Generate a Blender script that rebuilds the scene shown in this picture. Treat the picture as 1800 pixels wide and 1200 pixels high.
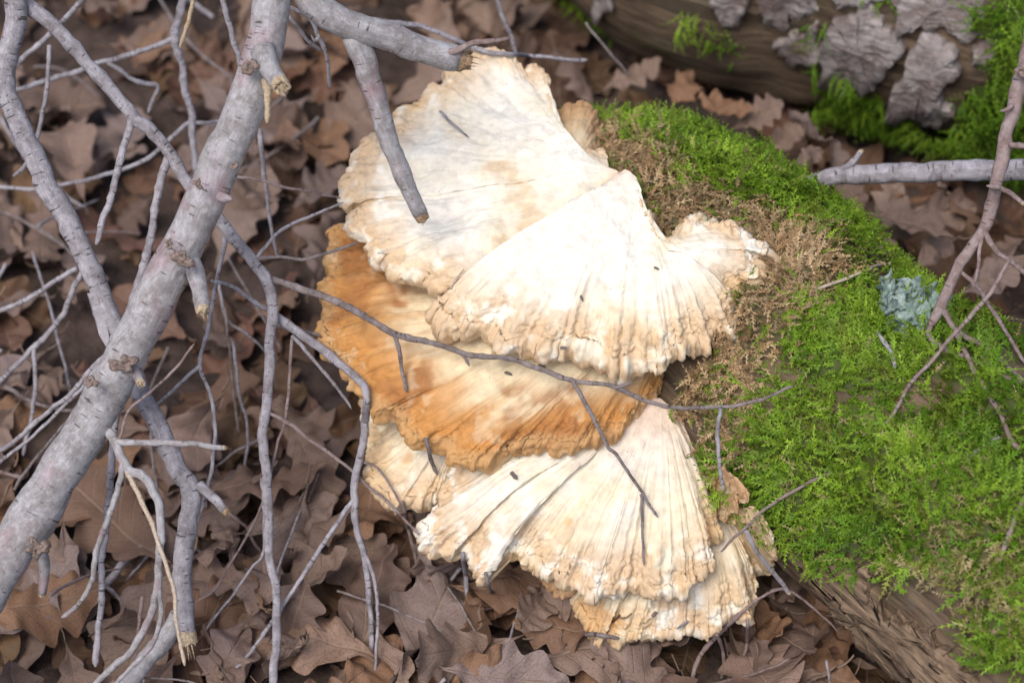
import bpy, math, random
import numpy as np
from mathutils import Vector
from mathutils.bvhtree import BVHTree

for o in list(bpy.data.objects): bpy.data.objects.remove(o)
S = bpy.context.scene
COL = S.collection

# ------------------------------------------------------------------ camera, sky, sun, exposure
PITCH = math.radians(50)
FOCAL = 75.0
TARGET = np.array([0, 0, .18])
DIR = np.array([0, math.cos(PITCH), -math.sin(PITCH)])
RIGHT = np.array([1., 0, 0])
UP = np.array([0, math.sin(PITCH), math.cos(PITCH)])
CAM = TARGET - 1.5 * DIR
KPX = 36 / 1800 / FOCAL
cd = bpy.data.cameras.new('camera'); co = bpy.data.objects.new('camera', cd); COL.objects.link(co)
co.location = CAM; co.rotation_euler = (math.pi / 2 - PITCH, 0, 0)
cd.lens = FOCAL; cd.sensor_width = 36; cd.clip_start = .01; cd.clip_end = 200
cd.dof.use_dof = True; cd.dof.focus_distance = 1.455; cd.dof.aperture_fstop = 5.0
S.camera = co

SUN_EL, SUN_AZ = math.radians(62), math.radians(215)      # azimuth clockwise from +Y
W = bpy.data.worlds.new('World'); S.world = W; W.use_nodes = True
wn = W.node_tree.nodes; bg = wn['Background']
sky = wn.new('ShaderNodeTexSky'); sky.sky_type = 'NISHITA'; sky.sun_disc = False
sky.sun_elevation = SUN_EL; sky.sun_rotation = SUN_AZ; sky.dust_density = 4.0; sky.air_density = 1.0; sky.ozone_density = 0.6
W.node_tree.links.new(sky.outputs[0], bg.inputs[0]); bg.inputs[1].default_value = .13
sl = bpy.data.lights.new('sun', 'SUN'); so = bpy.data.objects.new('sun', sl); COL.objects.link(so)
sl.energy = 1.5; sl.angle = math.radians(30); sl.color = (1, .95, .88)
sd = Vector((math.sin(SUN_AZ) * math.cos(SUN_EL), math.cos(SUN_AZ) * math.cos(SUN_EL), math.sin(SUN_EL)))
so.rotation_euler = sd.to_track_quat('Z', 'Y').to_euler(); so.location = (0, 0, 5)
V = S.view_settings
V.view_transform = 'Standard'; V.look = 'None'; V.gamma = 1; V.use_curve_mapping = False; V.exposure = .38

# ------------------------------------------------------------------ helpers
rng = np.random.default_rng(7); random.seed(7)

def ray(px, py):
    px = np.asarray(px, float); py = np.asarray(py, float)
    return DIR + RIGHT * ((px - 900) * KPX)[..., None] + UP * ((600 - py) * KPX)[..., None]
def at_depth(px, py, dep): return CAM + ray(px, py) * np.asarray(dep, float)[..., None]
def at_z(px, py, z):
    r = ray(px, py); t = (np.asarray(z, float) - CAM[2]) / r[..., 2]
    return CAM + r * t[..., None]
def project(p):
    q = np.asarray(p) - CAM; dep = q @ DIR
    return 900 + (q @ RIGHT) / dep / KPX, 600 - (q @ UP) / dep / KPX, dep

def hash3(i, j, k, seed):
    h = (i * 374761393 + j * 668265263 + k * 2147483647 + seed * 974711) & 0xffffffff
    h = ((h ^ (h >> 13)) * 1274126177) & 0xffffffff
    h = ((h ^ (h >> 16)) * 2246822519) & 0xffffffff
    return ((h ^ (h >> 15)) & 0xffffff) / 0xffffff
def vnoise(p, seed=0):
    p = np.asarray(p, float); f = np.floor(p); w = p - f; w = w * w * (3 - 2 * w)
    i, j, k = [f[..., a].astype(np.int64) for a in range(3)]
    r = 0
    for a in (0, 1):
        for b in (0, 1):
            for c in (0, 1):
                wt = (w[..., 0] if a else 1 - w[..., 0]) * (w[..., 1] if b else 1 - w[..., 1]) * (w[..., 2] if c else 1 - w[..., 2])
                r = r + wt * hash3(i + a, j + b, k + c, seed)
    return r * 2 - 1
def fbm(p, octv=4, seed=0, gain=.5):
    p = np.asarray(p, float); r = 0; a = 1
    for o in range(octv):
        r = r + a * vnoise(p * 2 ** o, seed + o * 17); a *= gain
    return r
def sst(a, b, x):
    t = np.clip((x - a) / (b - a), 0, 1); return t * t * (3 - 2 * t)
def mixc(c, d, w): return np.asarray(c) * (1 - w[..., None]) + np.asarray(d) * w[..., None]

def mesh(name, verts, faces, smooth=True, col=None, uv=None):
    """verts (n,3); faces list of arrays (m,3) or (m,4)"""
    me = bpy.data.meshes.new(name)
    verts = np.ascontiguousarray(verts, np.float32)
    if isinstance(faces, np.ndarray): faces = [faces]
    faces = [np.asarray(f, np.int32) for f in faces if len(f)]
    nl = sum(f.size for f in faces); nf = sum(len(f) for f in faces)
    me.vertices.add(len(verts)); me.vertices.foreach_set('co', verts.ravel())
    me.loops.add(nl); me.polygons.add(nf)
    li = np.concatenate([f.ravel() for f in faces]); me.loops.foreach_set('vertex_index', li)
    tot = np.concatenate([np.full(len(f), f.shape[1], np.int32) for f in faces])
    st = np.concatenate([[0], np.cumsum(tot)[:-1]]).astype(np.int32)
    me.polygons.foreach_set('loop_start', st); me.polygons.foreach_set('loop_total', tot)
    me.polygons.foreach_set('use_smooth', np.full(nf, smooth, bool))
    if col is not None:
        a = me.color_attributes.new('tint', 'FLOAT_COLOR', 'POINT')
        a.data.foreach_set('color', np.concatenate([col, np.ones((len(col), 1))], 1).astype(np.float32).ravel())
    if uv is not None:
        l = me.uv_layers.new(name='uv'); l.data.foreach_set('uv', np.asarray(uv, np.float32)[li].ravel())
    me.update(calc_edges=True)
    return me
def grid_faces(n, m, wrap=False, off=0):
    """n rows, m columns, index = r*m+c"""
    c = np.arange(m if wrap else m - 1); r = np.arange(n - 1)
    R, C = np.meshgrid(r, c, indexing='ij'); C2 = (C + 1) % m
    return np.stack([R * m + C, R * m + C2, (R + 1) * m + C2, (R + 1) * m + C], -1).reshape(-1, 4) + off
def link(name, me, mat=None, parent=None, loc=None):
    o = bpy.data.objects.new(name, me); COL.objects.link(o)
    if mat is not None and not me.materials: me.materials.append(mat)
    if loc is not None: o.location = loc
    if parent is not None: o.parent = parent
    return o
def tag(o, label=None, cat=None, group=None, kind=None):
    if label: o['label'] = label
    if cat: o['category'] = cat
    if group: o['group'] = group
    if kind: o['kind'] = kind
    return o
def thing(name, loc, label, cat, group=None):
    o = bpy.data.objects.new(name, None); COL.objects.link(o); o.location = loc; o.empty_display_size = .02
    return tag(o, label, cat, group)
def catmull(P, n):
    P = np.asarray(P, float); P = np.vstack([2 * P[0] - P[1], P, 2 * P[-1] - P[-2]])
    out = []
    for i in range(1, len(P) - 2):
        t = np.linspace(0, 1, 14, endpoint=False)[:, None]; a, b, c, d = P[i - 1], P[i], P[i + 1], P[i + 2]
        out.append(.5 * (2 * b + (c - a) * t + (2 * a - 5 * b + 4 * c - d) * t ** 2 + (3 * b - a - 3 * c + d) * t ** 3))
    out.append(P[-2][None]); Q = np.vstack(out)
    L = np.concatenate([[0], np.cumsum(np.linalg.norm(np.diff(Q[:, :min(3, Q.shape[1])], axis=0), axis=1))])
    s = np.linspace(0, L[-1], n)
    return np.stack([np.interp(s, L, Q[:, k]) for k in range(Q.shape[1])], 1)
def inpoly(x, y, poly):
    r = np.zeros(np.shape(x), bool); n = len(poly)
    for i in range(n):
        x0, y0 = poly[i]; x1, y1 = poly[(i + 1) % n]
        if y0 == y1: continue
        c = ((y0 > y) != (y1 > y)) & (x < (x1 - x0) * (y - y0) / (y1 - y0) + x0); r ^= c
    return r

# ------------------------------------------------------------------ materials
class NT:
    def __init__(s, name, rough=.8):
        s.m = bpy.data.materials.new(name); s.m.use_nodes = True; s.t = s.m.node_tree; s.n = s.t.nodes
        s.b = s.n['Principled BSDF']; s.b.inputs['Roughness'].default_value = rough
        s.b.inputs['Specular IOR Level'].default_value = .3
    def new(s, ty, **k):
        x = s.n.new(ty)
        for a, v in k.items(): setattr(x, a, v)
        return x
    def l(s, a, b): s.t.links.new(a, b)
    def co(s, out='Object', scale=None):
        c = s.new('ShaderNodeTexCoord').outputs[out]
        if scale is None: return c
        m = s.new('ShaderNodeMapping'); m.inputs['Scale'].default_value = scale; s.l(c, m.inputs[0]); return m.outputs[0]
    def noise(s, vec, scale, detail=4, rough=.55):
        x = s.new('ShaderNodeTexNoise'); x.inputs['Scale'].default_value = scale; x.inputs['Detail'].default_value = detail
        x.inputs['Roughness'].default_value = rough; s.l(vec, x.inputs['Vector']); return x.outputs['Fac']
    def voro(s, vec, scale, out='Distance', feature='F1'):
        x = s.new('ShaderNodeTexVoronoi', feature=feature); x.inputs['Scale'].default_value = scale; s.l(vec, x.inputs['Vector']); return x.outputs[out]
    def ramp(s, fac, stops):
        x = s.new('ShaderNodeValToRGB'); e = x.color_ramp.elements
        while len(e) < len(stops): e.new(.5)
        for el, (p, c) in zip(e, stops):
            el.position = p; el.color = (c, c, c, 1) if not isinstance(c, tuple) else c + (1,)
        s.l(fac, x.inputs[0]); return x.outputs[0]
    def mix(s, fac, a, b, mode='MIX'):
        x = s.new('ShaderNodeMix', data_type='RGBA', blend_type=mode)
        for i, v in ((0, fac), (6, a), (7, b)):
            if isinstance(v, (int, float)): x.inputs[i].default_value = v
            elif isinstance(v, tuple): x.inputs[i].default_value = v + (1,)
            else: s.l(v, x.inputs[i])
        return x.outputs[2]
    def math(s, op, a, b=0.):
        x = s.new('ShaderNodeMath', operation=op)
        for i, v in ((0, a), (1, b)):
            if isinstance(v, (int, float)): x.inputs[i].default_value = v
            else: s.l(v, x.inputs[i])
        return x.outputs[0]
    def color(s, c): s.l(c, s.b.inputs['Base Color'])
    def bump(s, h, dist, strength=1.):
        x = s.new('ShaderNodeBump'); x.inputs['Distance'].default_value = dist; x.inputs['Strength'].default_value = strength
        s.l(h, x.inputs['Height']); s.l(x.outputs[0], s.b.inputs['Normal']); return x
    def attr(s, name='tint'):
        x = s.new('ShaderNodeAttribute'); x.attribute_name = name; return x.outputs['Color']

def m_fungus():
    k = NT('fungus_flesh', .72); c = k.co()
    n1 = k.noise(c, 900, 3); n2 = k.noise(c, 140, 5)
    col = k.mix(k.ramp(n2, [(.3, .80), (.62, 1.)]), (.0, .0, .0), k.attr(), 'MIX')
    sp = k.ramp(k.voro(c, 190), [(.05, 1.), (.10, 0.)])                       # scattered dark crumbs
    msk = k.ramp(k.noise(c, 55, 2), [(.52, 0.), (.60, 1.)])
    col = k.mix(k.math('MULTIPLY', k.math('MULTIPLY', sp, msk), .85), col, (.10, .075, .05))
    sp2 = k.ramp(k.voro(c, 520), [(.08, 1.), (.16, 0.)])
    col = k.mix(k.math('MULTIPLY', k.math('MULTIPLY', sp2, k.ramp(k.noise(c, 33, 3), [(.45, 0.), (.65, 1.)])), .45), col, (.30, .22, .15))
    k.color(col)
    h = k.math('ADD', k.math('MULTIPLY', n1, .35), n2)
    k.bump(h, .0016, .55)
    k.b.inputs['Subsurface Weight'].default_value = .12
    k.b.inputs['Subsurface Radius'].default_value = (1, .6, .35); k.b.inputs['Subsurface Scale'].default_value = .004
    return k.m
def m_bark(name, a, b, pale, crack=(.035, .028, .025), pink=0., ring=.75, rt=.635):
    k = NT(name, .82); c = k.co(); u = k.new('ShaderNodeUVMap'); u.uv_map = 'uv'
    mp = k.new('ShaderNodeMapping'); mp.inputs['Scale'].default_value = (60, 420, 1); k.l(u.outputs[0], mp.inputs[0])
    mp2 = k.new('ShaderNodeMapping'); mp2.inputs['Scale'].default_value = (700, 90, 1); k.l(u.outputs[0], mp2.inputs[0])
    n = k.noise(c, 75, 6, .62); col = k.mix(k.ramp(n, [(.38, 0.), (.6, 1.)]), a, b)
    col = k.mix(k.math('MULTIPLY', k.ramp(k.noise(c, 210, 4, .6), [(.47, 0.), (.70, 1.)]), .6), col, pale)
    col = k.mix(k.math('MULTIPLY', k.ramp(k.noise(c, 800, 3, .6), [(.52, 0.), (.68, 1.)]), .4), col, (.20, .165, .15))
    fine = k.noise(mp2.outputs[0], 1., 4, .6)
    col = k.mix(k.math('MULTIPLY', k.ramp(fine, [(.35, 1.), (.55, 0.)]), .35), col, (.16, .125, .11))
    if pink:
        col = k.mix(k.math('MULTIPLY', k.ramp(k.noise(c, 28, 5, .6), [(.54, 0.), (.66, 1.)]), pink), col, (.30, .14, .17))
    rings = k.noise(mp.outputs[0], 1., 2, .5)
    rmask = k.math('MULTIPLY', k.ramp(rings, [(rt, 0.), (rt + .04, 1.)]), ring)
    col = k.mix(rmask, col, crack)
    dots = k.ramp(k.voro(c, 330), [(.10, 1.), (.17, 0.)]); dm = k.ramp(k.noise(c, 120, 2), [(.55, 0.), (.6, 1.)])
    dots = k.math('MULTIPLY', dots, dm); col = k.mix(k.math('MULTIPLY', dots, .8), col, crack)
    k.color(col)
    h = k.math('SUBTRACT', k.math('ADD', k.math('MULTIPLY', fine, .5), n), k.math('MULTIPLY', rmask, .8))
    k.bump(h, .0012, .7)
    return k.m
def m_wood(name, a, b):
    k = NT(name, .8); u = k.new('ShaderNodeUVMap'); u.uv_map = 'uv'
    n = k.noise(k.co(), 600, 4, .6); k.color(k.mix(k.ramp(n, [(.35, 0.), (.65, 1.)]), a, b)); k.bump(n, .001, .8); return k.m
def m_leaf():
    k = NT('dead_oak_leaf', .62)
    u = k.new('ShaderNodeUVMap'); u.uv_map = 'uv'; sp = k.new('ShaderNodeSeparateXYZ'); k.l(u.outputs[0], sp.inputs[0])
    oi = k.new('ShaderNodeObjectInfo'); c = k.co()
    base = k.mix(k.ramp(oi.outputs['Random'], [(0., 0.), (1., 1.)]), (.150, .100, .082), (.31, .222, .18))
    r2 = k.math('FRACT', k.math('MULTIPLY', oi.outputs['Random'], 7.31))
    base = k.mix(k.math('MULTIPLY', k.ramp(r2, [(.55, 0.), (.95, 1.)]), .7), base, (.27, .135, .062))
    r3 = k.math('FRACT', k.math('MULTIPLY', oi.outputs['Random'], 13.7))
    base = k.mix(k.math('MULTIPLY', k.ramp(r3, [(.6, 0.), (.95, 1.)]), .7), base, (.26, .205, .20))
    col = k.mix(1., base, k.attr(), 'MULTIPLY')
    n = k.noise(c, 60, 5, .6); col = k.mix(k.math('MULTIPLY', k.ramp(n, [(.48, 0.), (.68, 1.)]), .55), col, (.115, .066, .042))
    # veins: midrib and herringbone side veins from the leaf's own coordinates
    av = k.math('ABSOLUTE', sp.outputs[1])
    mid = k.ramp(av, [(.012, 1.), (.045, 0.)])
    ph = k.math('FRACT', k.math('MULTIPLY', k.math('SUBTRACT', sp.outputs[0], k.math('MULTIPLY', av, .22)), 9.))
    side = k.ramp(k.math('ABSOLUTE', k.math('SUBTRACT', ph, .5)), [(.02, 1.), (.075, 0.)])
    vein = k.math('MAXIMUM', mid, k.math('MULTIPLY', side, .6))
    col = k.mix(k.math('MULTIPLY', vein, .45), col, (.32, .235, .175))
    k.color(col)
    k.bump(k.math('ADD', k.math('MULTIPLY', n, .7), k.math('MULTIPLY', vein, .8)), .0011, .7)
    tr = k.new('ShaderNodeBsdfTranslucent'); k.l(col, tr.inputs[0]); ms = k.new('ShaderNodeMixShader'); ms.inputs[0].default_value = .15
    out = k.n['Material Output']; k.l(k.b.outputs[0], ms.inputs[1]); k.l(tr.outputs[0], ms.inputs[2]); k.l(ms.outputs[0], out.inputs[0])
    return k.m
def m_moss():
    k = NT('moss', .55); col = k.attr(); k.color(col)
    tr = k.new('ShaderNodeBsdfTranslucent'); k.l(col, tr.inputs[0]); ms = k.new('ShaderNodeMixShader'); ms.inputs[0].default_value = .3
    out = k.n['Material Output']; k.l(k.b.outputs[0], ms.inputs[1]); k.l(tr.outputs[0], ms.inputs[2]); k.l(ms.outputs[0], out.inputs[0])
    return k.m
def m_soil():
    k = NT('soil', .9); c = k.co(); n = k.noise(c, 40, 8, .65); n2 = k.noise(c, 260, 4)
    k.color(k.mix(k.ramp(n, [(.35, 0.), (.65, 1.)]), (.030, .021, .018), (.10, .070, .060)))
    k.bump(k.math('ADD', n, k.math('MULTIPLY', n2, .4)), .006, .9); return k.m
def m_logbark():
    k = NT('rotten_log_bark', .88); c = k.co(); u = k.new('ShaderNodeUVMap'); u.uv_map = 'uv'
    mp = k.new('ShaderNodeMapping'); mp.inputs['Scale'].default_value = (120, 14, 1); k.l(u.outputs[0], mp.inputs[0])
    g = k.noise(mp.outputs[0], 1., 6, .62); n = k.noise(c, 30, 6, .6)
    col = k.mix(k.ramp(g, [(.35, 0.), (.62, 1.)]), (.055, .036, .024), (.19, .135, .09))
    col = k.mix(k.math('MULTIPLY', k.ramp(n, [(.5, 0.), (.7, 1.)]), .6), col, (.13, .115, .085))
    col = k.mix(k.math('MULTIPLY', k.ramp(k.noise(c, 17, 4), [(.55, 0.), (.68, 1.)]), .55), col, (.05, .075, .015))
    k.color(col); k.bump(k.math('ADD', g, n), .005, .9); return k.m
def m_plate():
    k = NT('weathered_bark', .85); c = k.co(); n = k.noise(c, 45, 7, .65); n2 = k.noise(c, 190, 5, .6)
    st = k.noise(k.co('Object', (60, 60, 260)), 1., 4)
    col = k.mix(k.ramp(n, [(.36, 0.), (.62, 1.)]), (.17, .135, .125), (.36, .325, .32))
    col = k.mix(k.math('MULTIPLY', k.ramp(n2, [(.55, 0.), (.7, 1.)]), .7), col, (.40, .38, .39))
    col = k.mix(k.math('MULTIPLY', k.ramp(k.noise(c, 25, 5), [(.56, 0.), (.66, 1.)]), .6), col, (.105, .055, .045))
    k.color(col); k.bump(k.math('ADD', n, k.math('ADD', k.math('MULTIPLY', n2, .5), st)), .004, .9); return k.m
def m_strip():
    k = NT('brown_bark_strip', .88); m1 = k.new('ShaderNodeMapping'); m1.inputs['Rotation'].default_value = (0, 0, math.radians(46.4)); k.l(k.co(), m1.inputs[0])
    m2 = k.new('ShaderNodeMapping'); m2.inputs['Scale'].default_value = (.16, 1, 1); k.l(m1.outputs[0], m2.inputs[0]); n = k.noise(m2.outputs[0], 170, 7, .68)
    col = k.mix(k.ramp(n, [(.34, 0.), (.64, 1.)]), (.06, .038, .025), (.30, .215, .145))
    k.color(col); k.bump(n, .004, .9); return k.m
def m_lichen():
    k = NT('foliose_lichen', .8); c = k.co(); n = k.noise(c, 260, 5)
    k.color(k.mix(k.ramp(n, [(.35, 0.), (.65, 1.)]), (.15, .225, .215), (.33, .42, .385))); k.bump(n, .001, .8); return k.m

M_FUN = m_fungus(); M_LEAF = m_leaf(); M_MOSS = m_moss(); M_SOIL = m_soil(); M_LOG = m_logbark(); M_PLATE = m_plate(); M_STRIP = m_strip(); M_LICHEN = m_lichen()
M_GREY = m_bark('grey_branch_bark', (.225, .21, .215), (.375, .37, .39), (.53, .53, .57), pink=.45, rt=.65)
M_GREY2 = m_bark('grey_twig_bark', (.20, .185, .205), (.36, .345, .385), (.51, .50, .56))
M_DARK = m_bark('dark_twig_bark', (.13, .105, .10), (.25, .215, .215), (.34, .31, .32), ring=.8)
M_BROWN = m_bark('brown_twig_bark', (.17, .115, .105), (.29, .22, .215), (.38, .33, .34))
M_WOOD = m_wood('torn_wood', (.30, .22, .14), (.52, .43, .31)); M_WOOD2 = m_wood('weathered_torn_wood', (.16, .10, .06), (.40, .28, .17))
M_PALE = m_wood('pale_bare_wood', (.36, .28, .21), (.55, .47, .38)); M_KNOT = m_wood('knot_bark', (.11, .075, .06), (.30, .235, .21))

# ------------------------------------------------------------------ ground
q = np.linspace(-1, 1, 261); g = np.sign(q) * (np.abs(q) * .9 + 30 * np.abs(q) ** 9)
GX, GY = np.meshgrid(g, g); gp = np.stack([GX, GY, np.zeros_like(GX)], -1)
def ground_h(x, y):
    p = np.stack([np.asarray(x), np.asarray(y), np.zeros_like(np.asarray(x, float))], -1)
    return .018 * fbm(p * 6, 3, 3) + .006 * fbm(p * 40, 3, 5) - .012
gp[..., 2] = ground_h(GX, GY)
ground = link('ground', mesh('ground', gp.reshape(-1, 3), grid_faces(261, 261)), M_SOIL); tag(ground, kind='structure')
ground['label'] = 'dark bare forest soil under the leaf litter'; ground['category'] = 'soil'

# ------------------------------------------------------------------ logs
class Log:
    def __init__(s, P, a, R, s0, s1, seed, lump, taper=None):
        s.taper = taper
        s.P = np.array(P); a = np.array(a, float); s.a = a / np.linalg.norm(a); s.R = R; s.s0 = s0; s.s1 = s1; s.seed = seed; s.lump = lump
        s.n1 = np.cross(s.a, [0, 0, 1]); s.n1 /= np.linalg.norm(s.n1); s.n2 = np.cross(s.n1, s.a)
    def surf(s, t, an, extra=0):
        d = np.cos(an)[..., None] * s.n1 + np.sin(an)[..., None] * s.n2
        c = s.P + s.a * np.asarray(t)[..., None]
        base = c + d * s.R
        r = s.R * (np.interp(t, s.taper[0], s.taper[1]) if s.taper else 1.) * (1 + s.lump * fbm(base * 9, 3, s.seed)) + extra
        r = r + .003 * fbm(np.stack([t * 10, an * 9, 0 * an], -1), 3, s.seed + 5)
        return c + d * r[..., None], d
    def build(s, name, mat, parent):
        n, m = 150, 90
        T, A = np.meshgrid(np.linspace(s.s0, s.s1, n), np.linspace(0, 2 * np.pi, m, endpoint=False), indexing='ij')
        p, _ = s.surf(T, A); Vv = p.reshape(-1, 3); uv = np.stack([A * s.R, T], -1).reshape(-1, 2)
        F = [grid_faces(n, m, True)[:, ::-1]]
        # broken end faces: rings drawn in to the middle
        for row, flip in ((0, 1), (n - 1, 0)):
            c = p[row].mean(0); prev = np.arange(m) + row * m
            for f in (.8, .5, .2):
                ring = c + (p[row] - c) * f; ring = ring + s.a * (.02 * fbm(ring * 60, 3, 9))[:, None] * (1 - f + .2)
                idx = np.arange(m) + len(Vv); Vv = np.vstack([Vv, ring]); uv = np.vstack([uv, ring[:, :2] * .3])
                F.append(np.stack([prev, idx, np.roll(idx, -1), np.roll(prev, -1)], -1)[:, ::(-1 if flip else 1)]); prev = idx
            Vv = np.vstack([Vv, c]); uv = np.vstack([uv, [0, 0]]); ci = np.full(m, len(Vv) - 1)
            F.append(np.stack([prev, ci, np.roll(prev, -1)], -1)[:, ::(-1 if flip else 1)])
        F4 = np.vstack([f for f in F if f.shape[1] == 4]); F3 = np.vstack([f for f in F if f.shape[1] == 3])
        s.bvh = BVHTree.FromPolygons([tuple(v) for v in Vv], [tuple(int(i) for i in f) for f in F4] + [tuple(int(i) for i in f) for f in F3])
        loc = np.array(parent.location)
        return link(name, mesh(name, Vv - loc, [F4, F3], True, None, uv), mat, parent)

L1 = Log((.198, .018, .127), (.69, -.725, -.045), .103, -.25, .95, 11, .09, ([-.25, -.19, -.10, 0, .16, .4], [.5, .80, .96, 1., 1.10, 1.15]))
L2 = Log((.28, .53, .15), (.935, -.355, 0), .175, -.24, .95, 23, .07, ([-.24, -.15, -.05], [.7, .92, 1.]))
log1 = thing('mossy_log', (.30, -.08, 0), 'fallen log thickly covered in bright green moss with bracket fungus on its side', 'log')
log2 = thing('rotten_log', (.30, .55, 0), 'thick rotten log with grey flaking bark plates and hanging moss', 'log')
L1.build('trunk', M_LOG, log1); L2.build('trunk', M_LOG, log2)

def bark_piece(L, poly, th, parent, mat, seed, name='bark_plate', n=84, jag=9, rg=1.):
    P = np.array(poly, float); Q = np.vstack([P, P[:1]]); seg = np.linalg.norm(np.diff(Q, axis=0), axis=1); cl = np.concatenate([[0], np.cumsum(seg)])
    s = np.linspace(0, cl[-1], n, endpoint=False); o = np.stack([np.interp(s, cl, Q[:, 0]), np.interp(s, cl, Q[:, 1])], 1)
    jn = np.stack([fbm(np.stack([o[:, 0] * .06, o[:, 1] * .06, 0 * s + k], -1), 3, seed) for k in (0, 9)], 1); o = o + jn * jag
    c = o.mean(0); Vv = []
    def hit(px):
        d = ray(px[0], px[1]); h = L.bvh.ray_cast(Vector(CAM), Vector(d / np.linalg.norm(d)))
        if h[0] is None: h = L.bvh.find_nearest(Vector(CAM + d * 1.6))
        p = np.array(h[0]); v = p - L.P; nn = v - (v @ L.a) * L.a; return p, nn / np.linalg.norm(nn)
    for f, hgt in ((1, -.006), (1.0, .85), (.975, 1.), (.7, 1.), (.42, 1.), (.18, 1.)):
        for k in range(n):
            p, nn = hit(c + (o[k] - c) * f)
            hh = hgt if hgt < 0 else th * hgt + rg * (.003 * float(fbm(p * 90, 3, seed)) + .004 * float(vnoise(p * 25, seed + 3)))
            Vv.append(p + nn * (hh if hgt > 0 else -.006))
    p, nn = hit(c); Vv.append(p + nn * th); Vv = np.array(Vv)
    R = 6; F = grid_faces(R, n, True); last = np.arange(n) + (R - 1) * n
    T = np.stack([last, np.roll(last, -1), np.full(n, R * n)], -1)
    return link(name, mesh(name, Vv - np.array(parent.location), [F, T], True), mat, parent)

PL = [
 [(1470, 22), (1540, 8), (1572, 40), (1592, 72), (1562, 118), (1532, 152), (1482, 152), (1444, 142), (1450, 80)],
 [(1600, 96), (1622, 50), (1660, 60), (1688, 96), (1690, 132), (1650, 146), (1634, 196), (1600, 188), (1572, 204), (1564, 190), (1588, 130)],
 [(1572, -30), (1700, -50), (1735, 34), (1704, 70), (1668, 52), (1610, 40), (1590, 56), (1574, 20)],
 [(1624, 150), (1656, 152), (1672, 186), (1656, 214), (1628, 206)],
 [(1362, 70), (1436, 44), (1444, 96), (1436, 118), (1386, 100)],
 [(1250, -20), (1326, -34), (1312, 22), (1284, 44), (1258, 30)],
 [(1040, -40), (1090, -50), (1080, 20), (1050, 24)],
 [(1450, -60), (1560, -70), (1560, -6), (1470, 10)],
 [(1330, -40), (1440, -60), (1436, 20), (1380, 48), (1336, 34)],
 [(1705, 80), (1750, 60), (1760, 100), (1715, 112)],
]
for i, pl in enumerate(PL): bark_piece(L2, pl, (.010, .012, .010, .009, .007, .008, .006, .008, .004, .006)[i], log2, M_PLATE, 40 + i)
SL = [
 [(1462, 985), (1510, 1000), (1560, 1050), (1620, 1118), (1690, 1196), (1650, 1215), (1590, 1160), (1520, 1080)],
 [(1400, 950), (1450, 975), (1505, 1045), (1570, 1120), (1640, 1210), (1590, 1222), (1530, 1140), (1450, 1040)],
 [(1500, 990), (1530, 985), (1545, 1030), (1530, 1044)],
 [(1600, 1085), (1660, 1120), (1720, 1200), (1700, 1230), (1640, 1150)],
 [(1350, 905), (1395, 935), (1440, 1000), (1420, 1000), (1370, 950)],
]
for i, pl in enumerate(SL): bark_piece(L1, pl, (.009, .006, .012, .007, .006)[i], log1, M_STRIP, 70 + i, 'bark_strip', 110, 14, .35)

# ------------------------------------------------------------------ bracket fungus
fungus = thing('bracket_fungus', (.10, .0, .03), 'large tiered cream and orange bracket fungus growing from the side of the mossy log', 'fungus')
FLOC = np.array(fungus.location)
CREAM, TAN, ORANGE, BROWN, WHITE, MAUVE, PINK = [np.array(c) for c in ((.80, .69, .48), (.60, .38, .18), (.54, .25, .065), (.34, .14, .045), (.87, .825, .725), (.52, .43, .40), (.80, .56, .43))]
CAPV, CAPF = [], []

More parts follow.
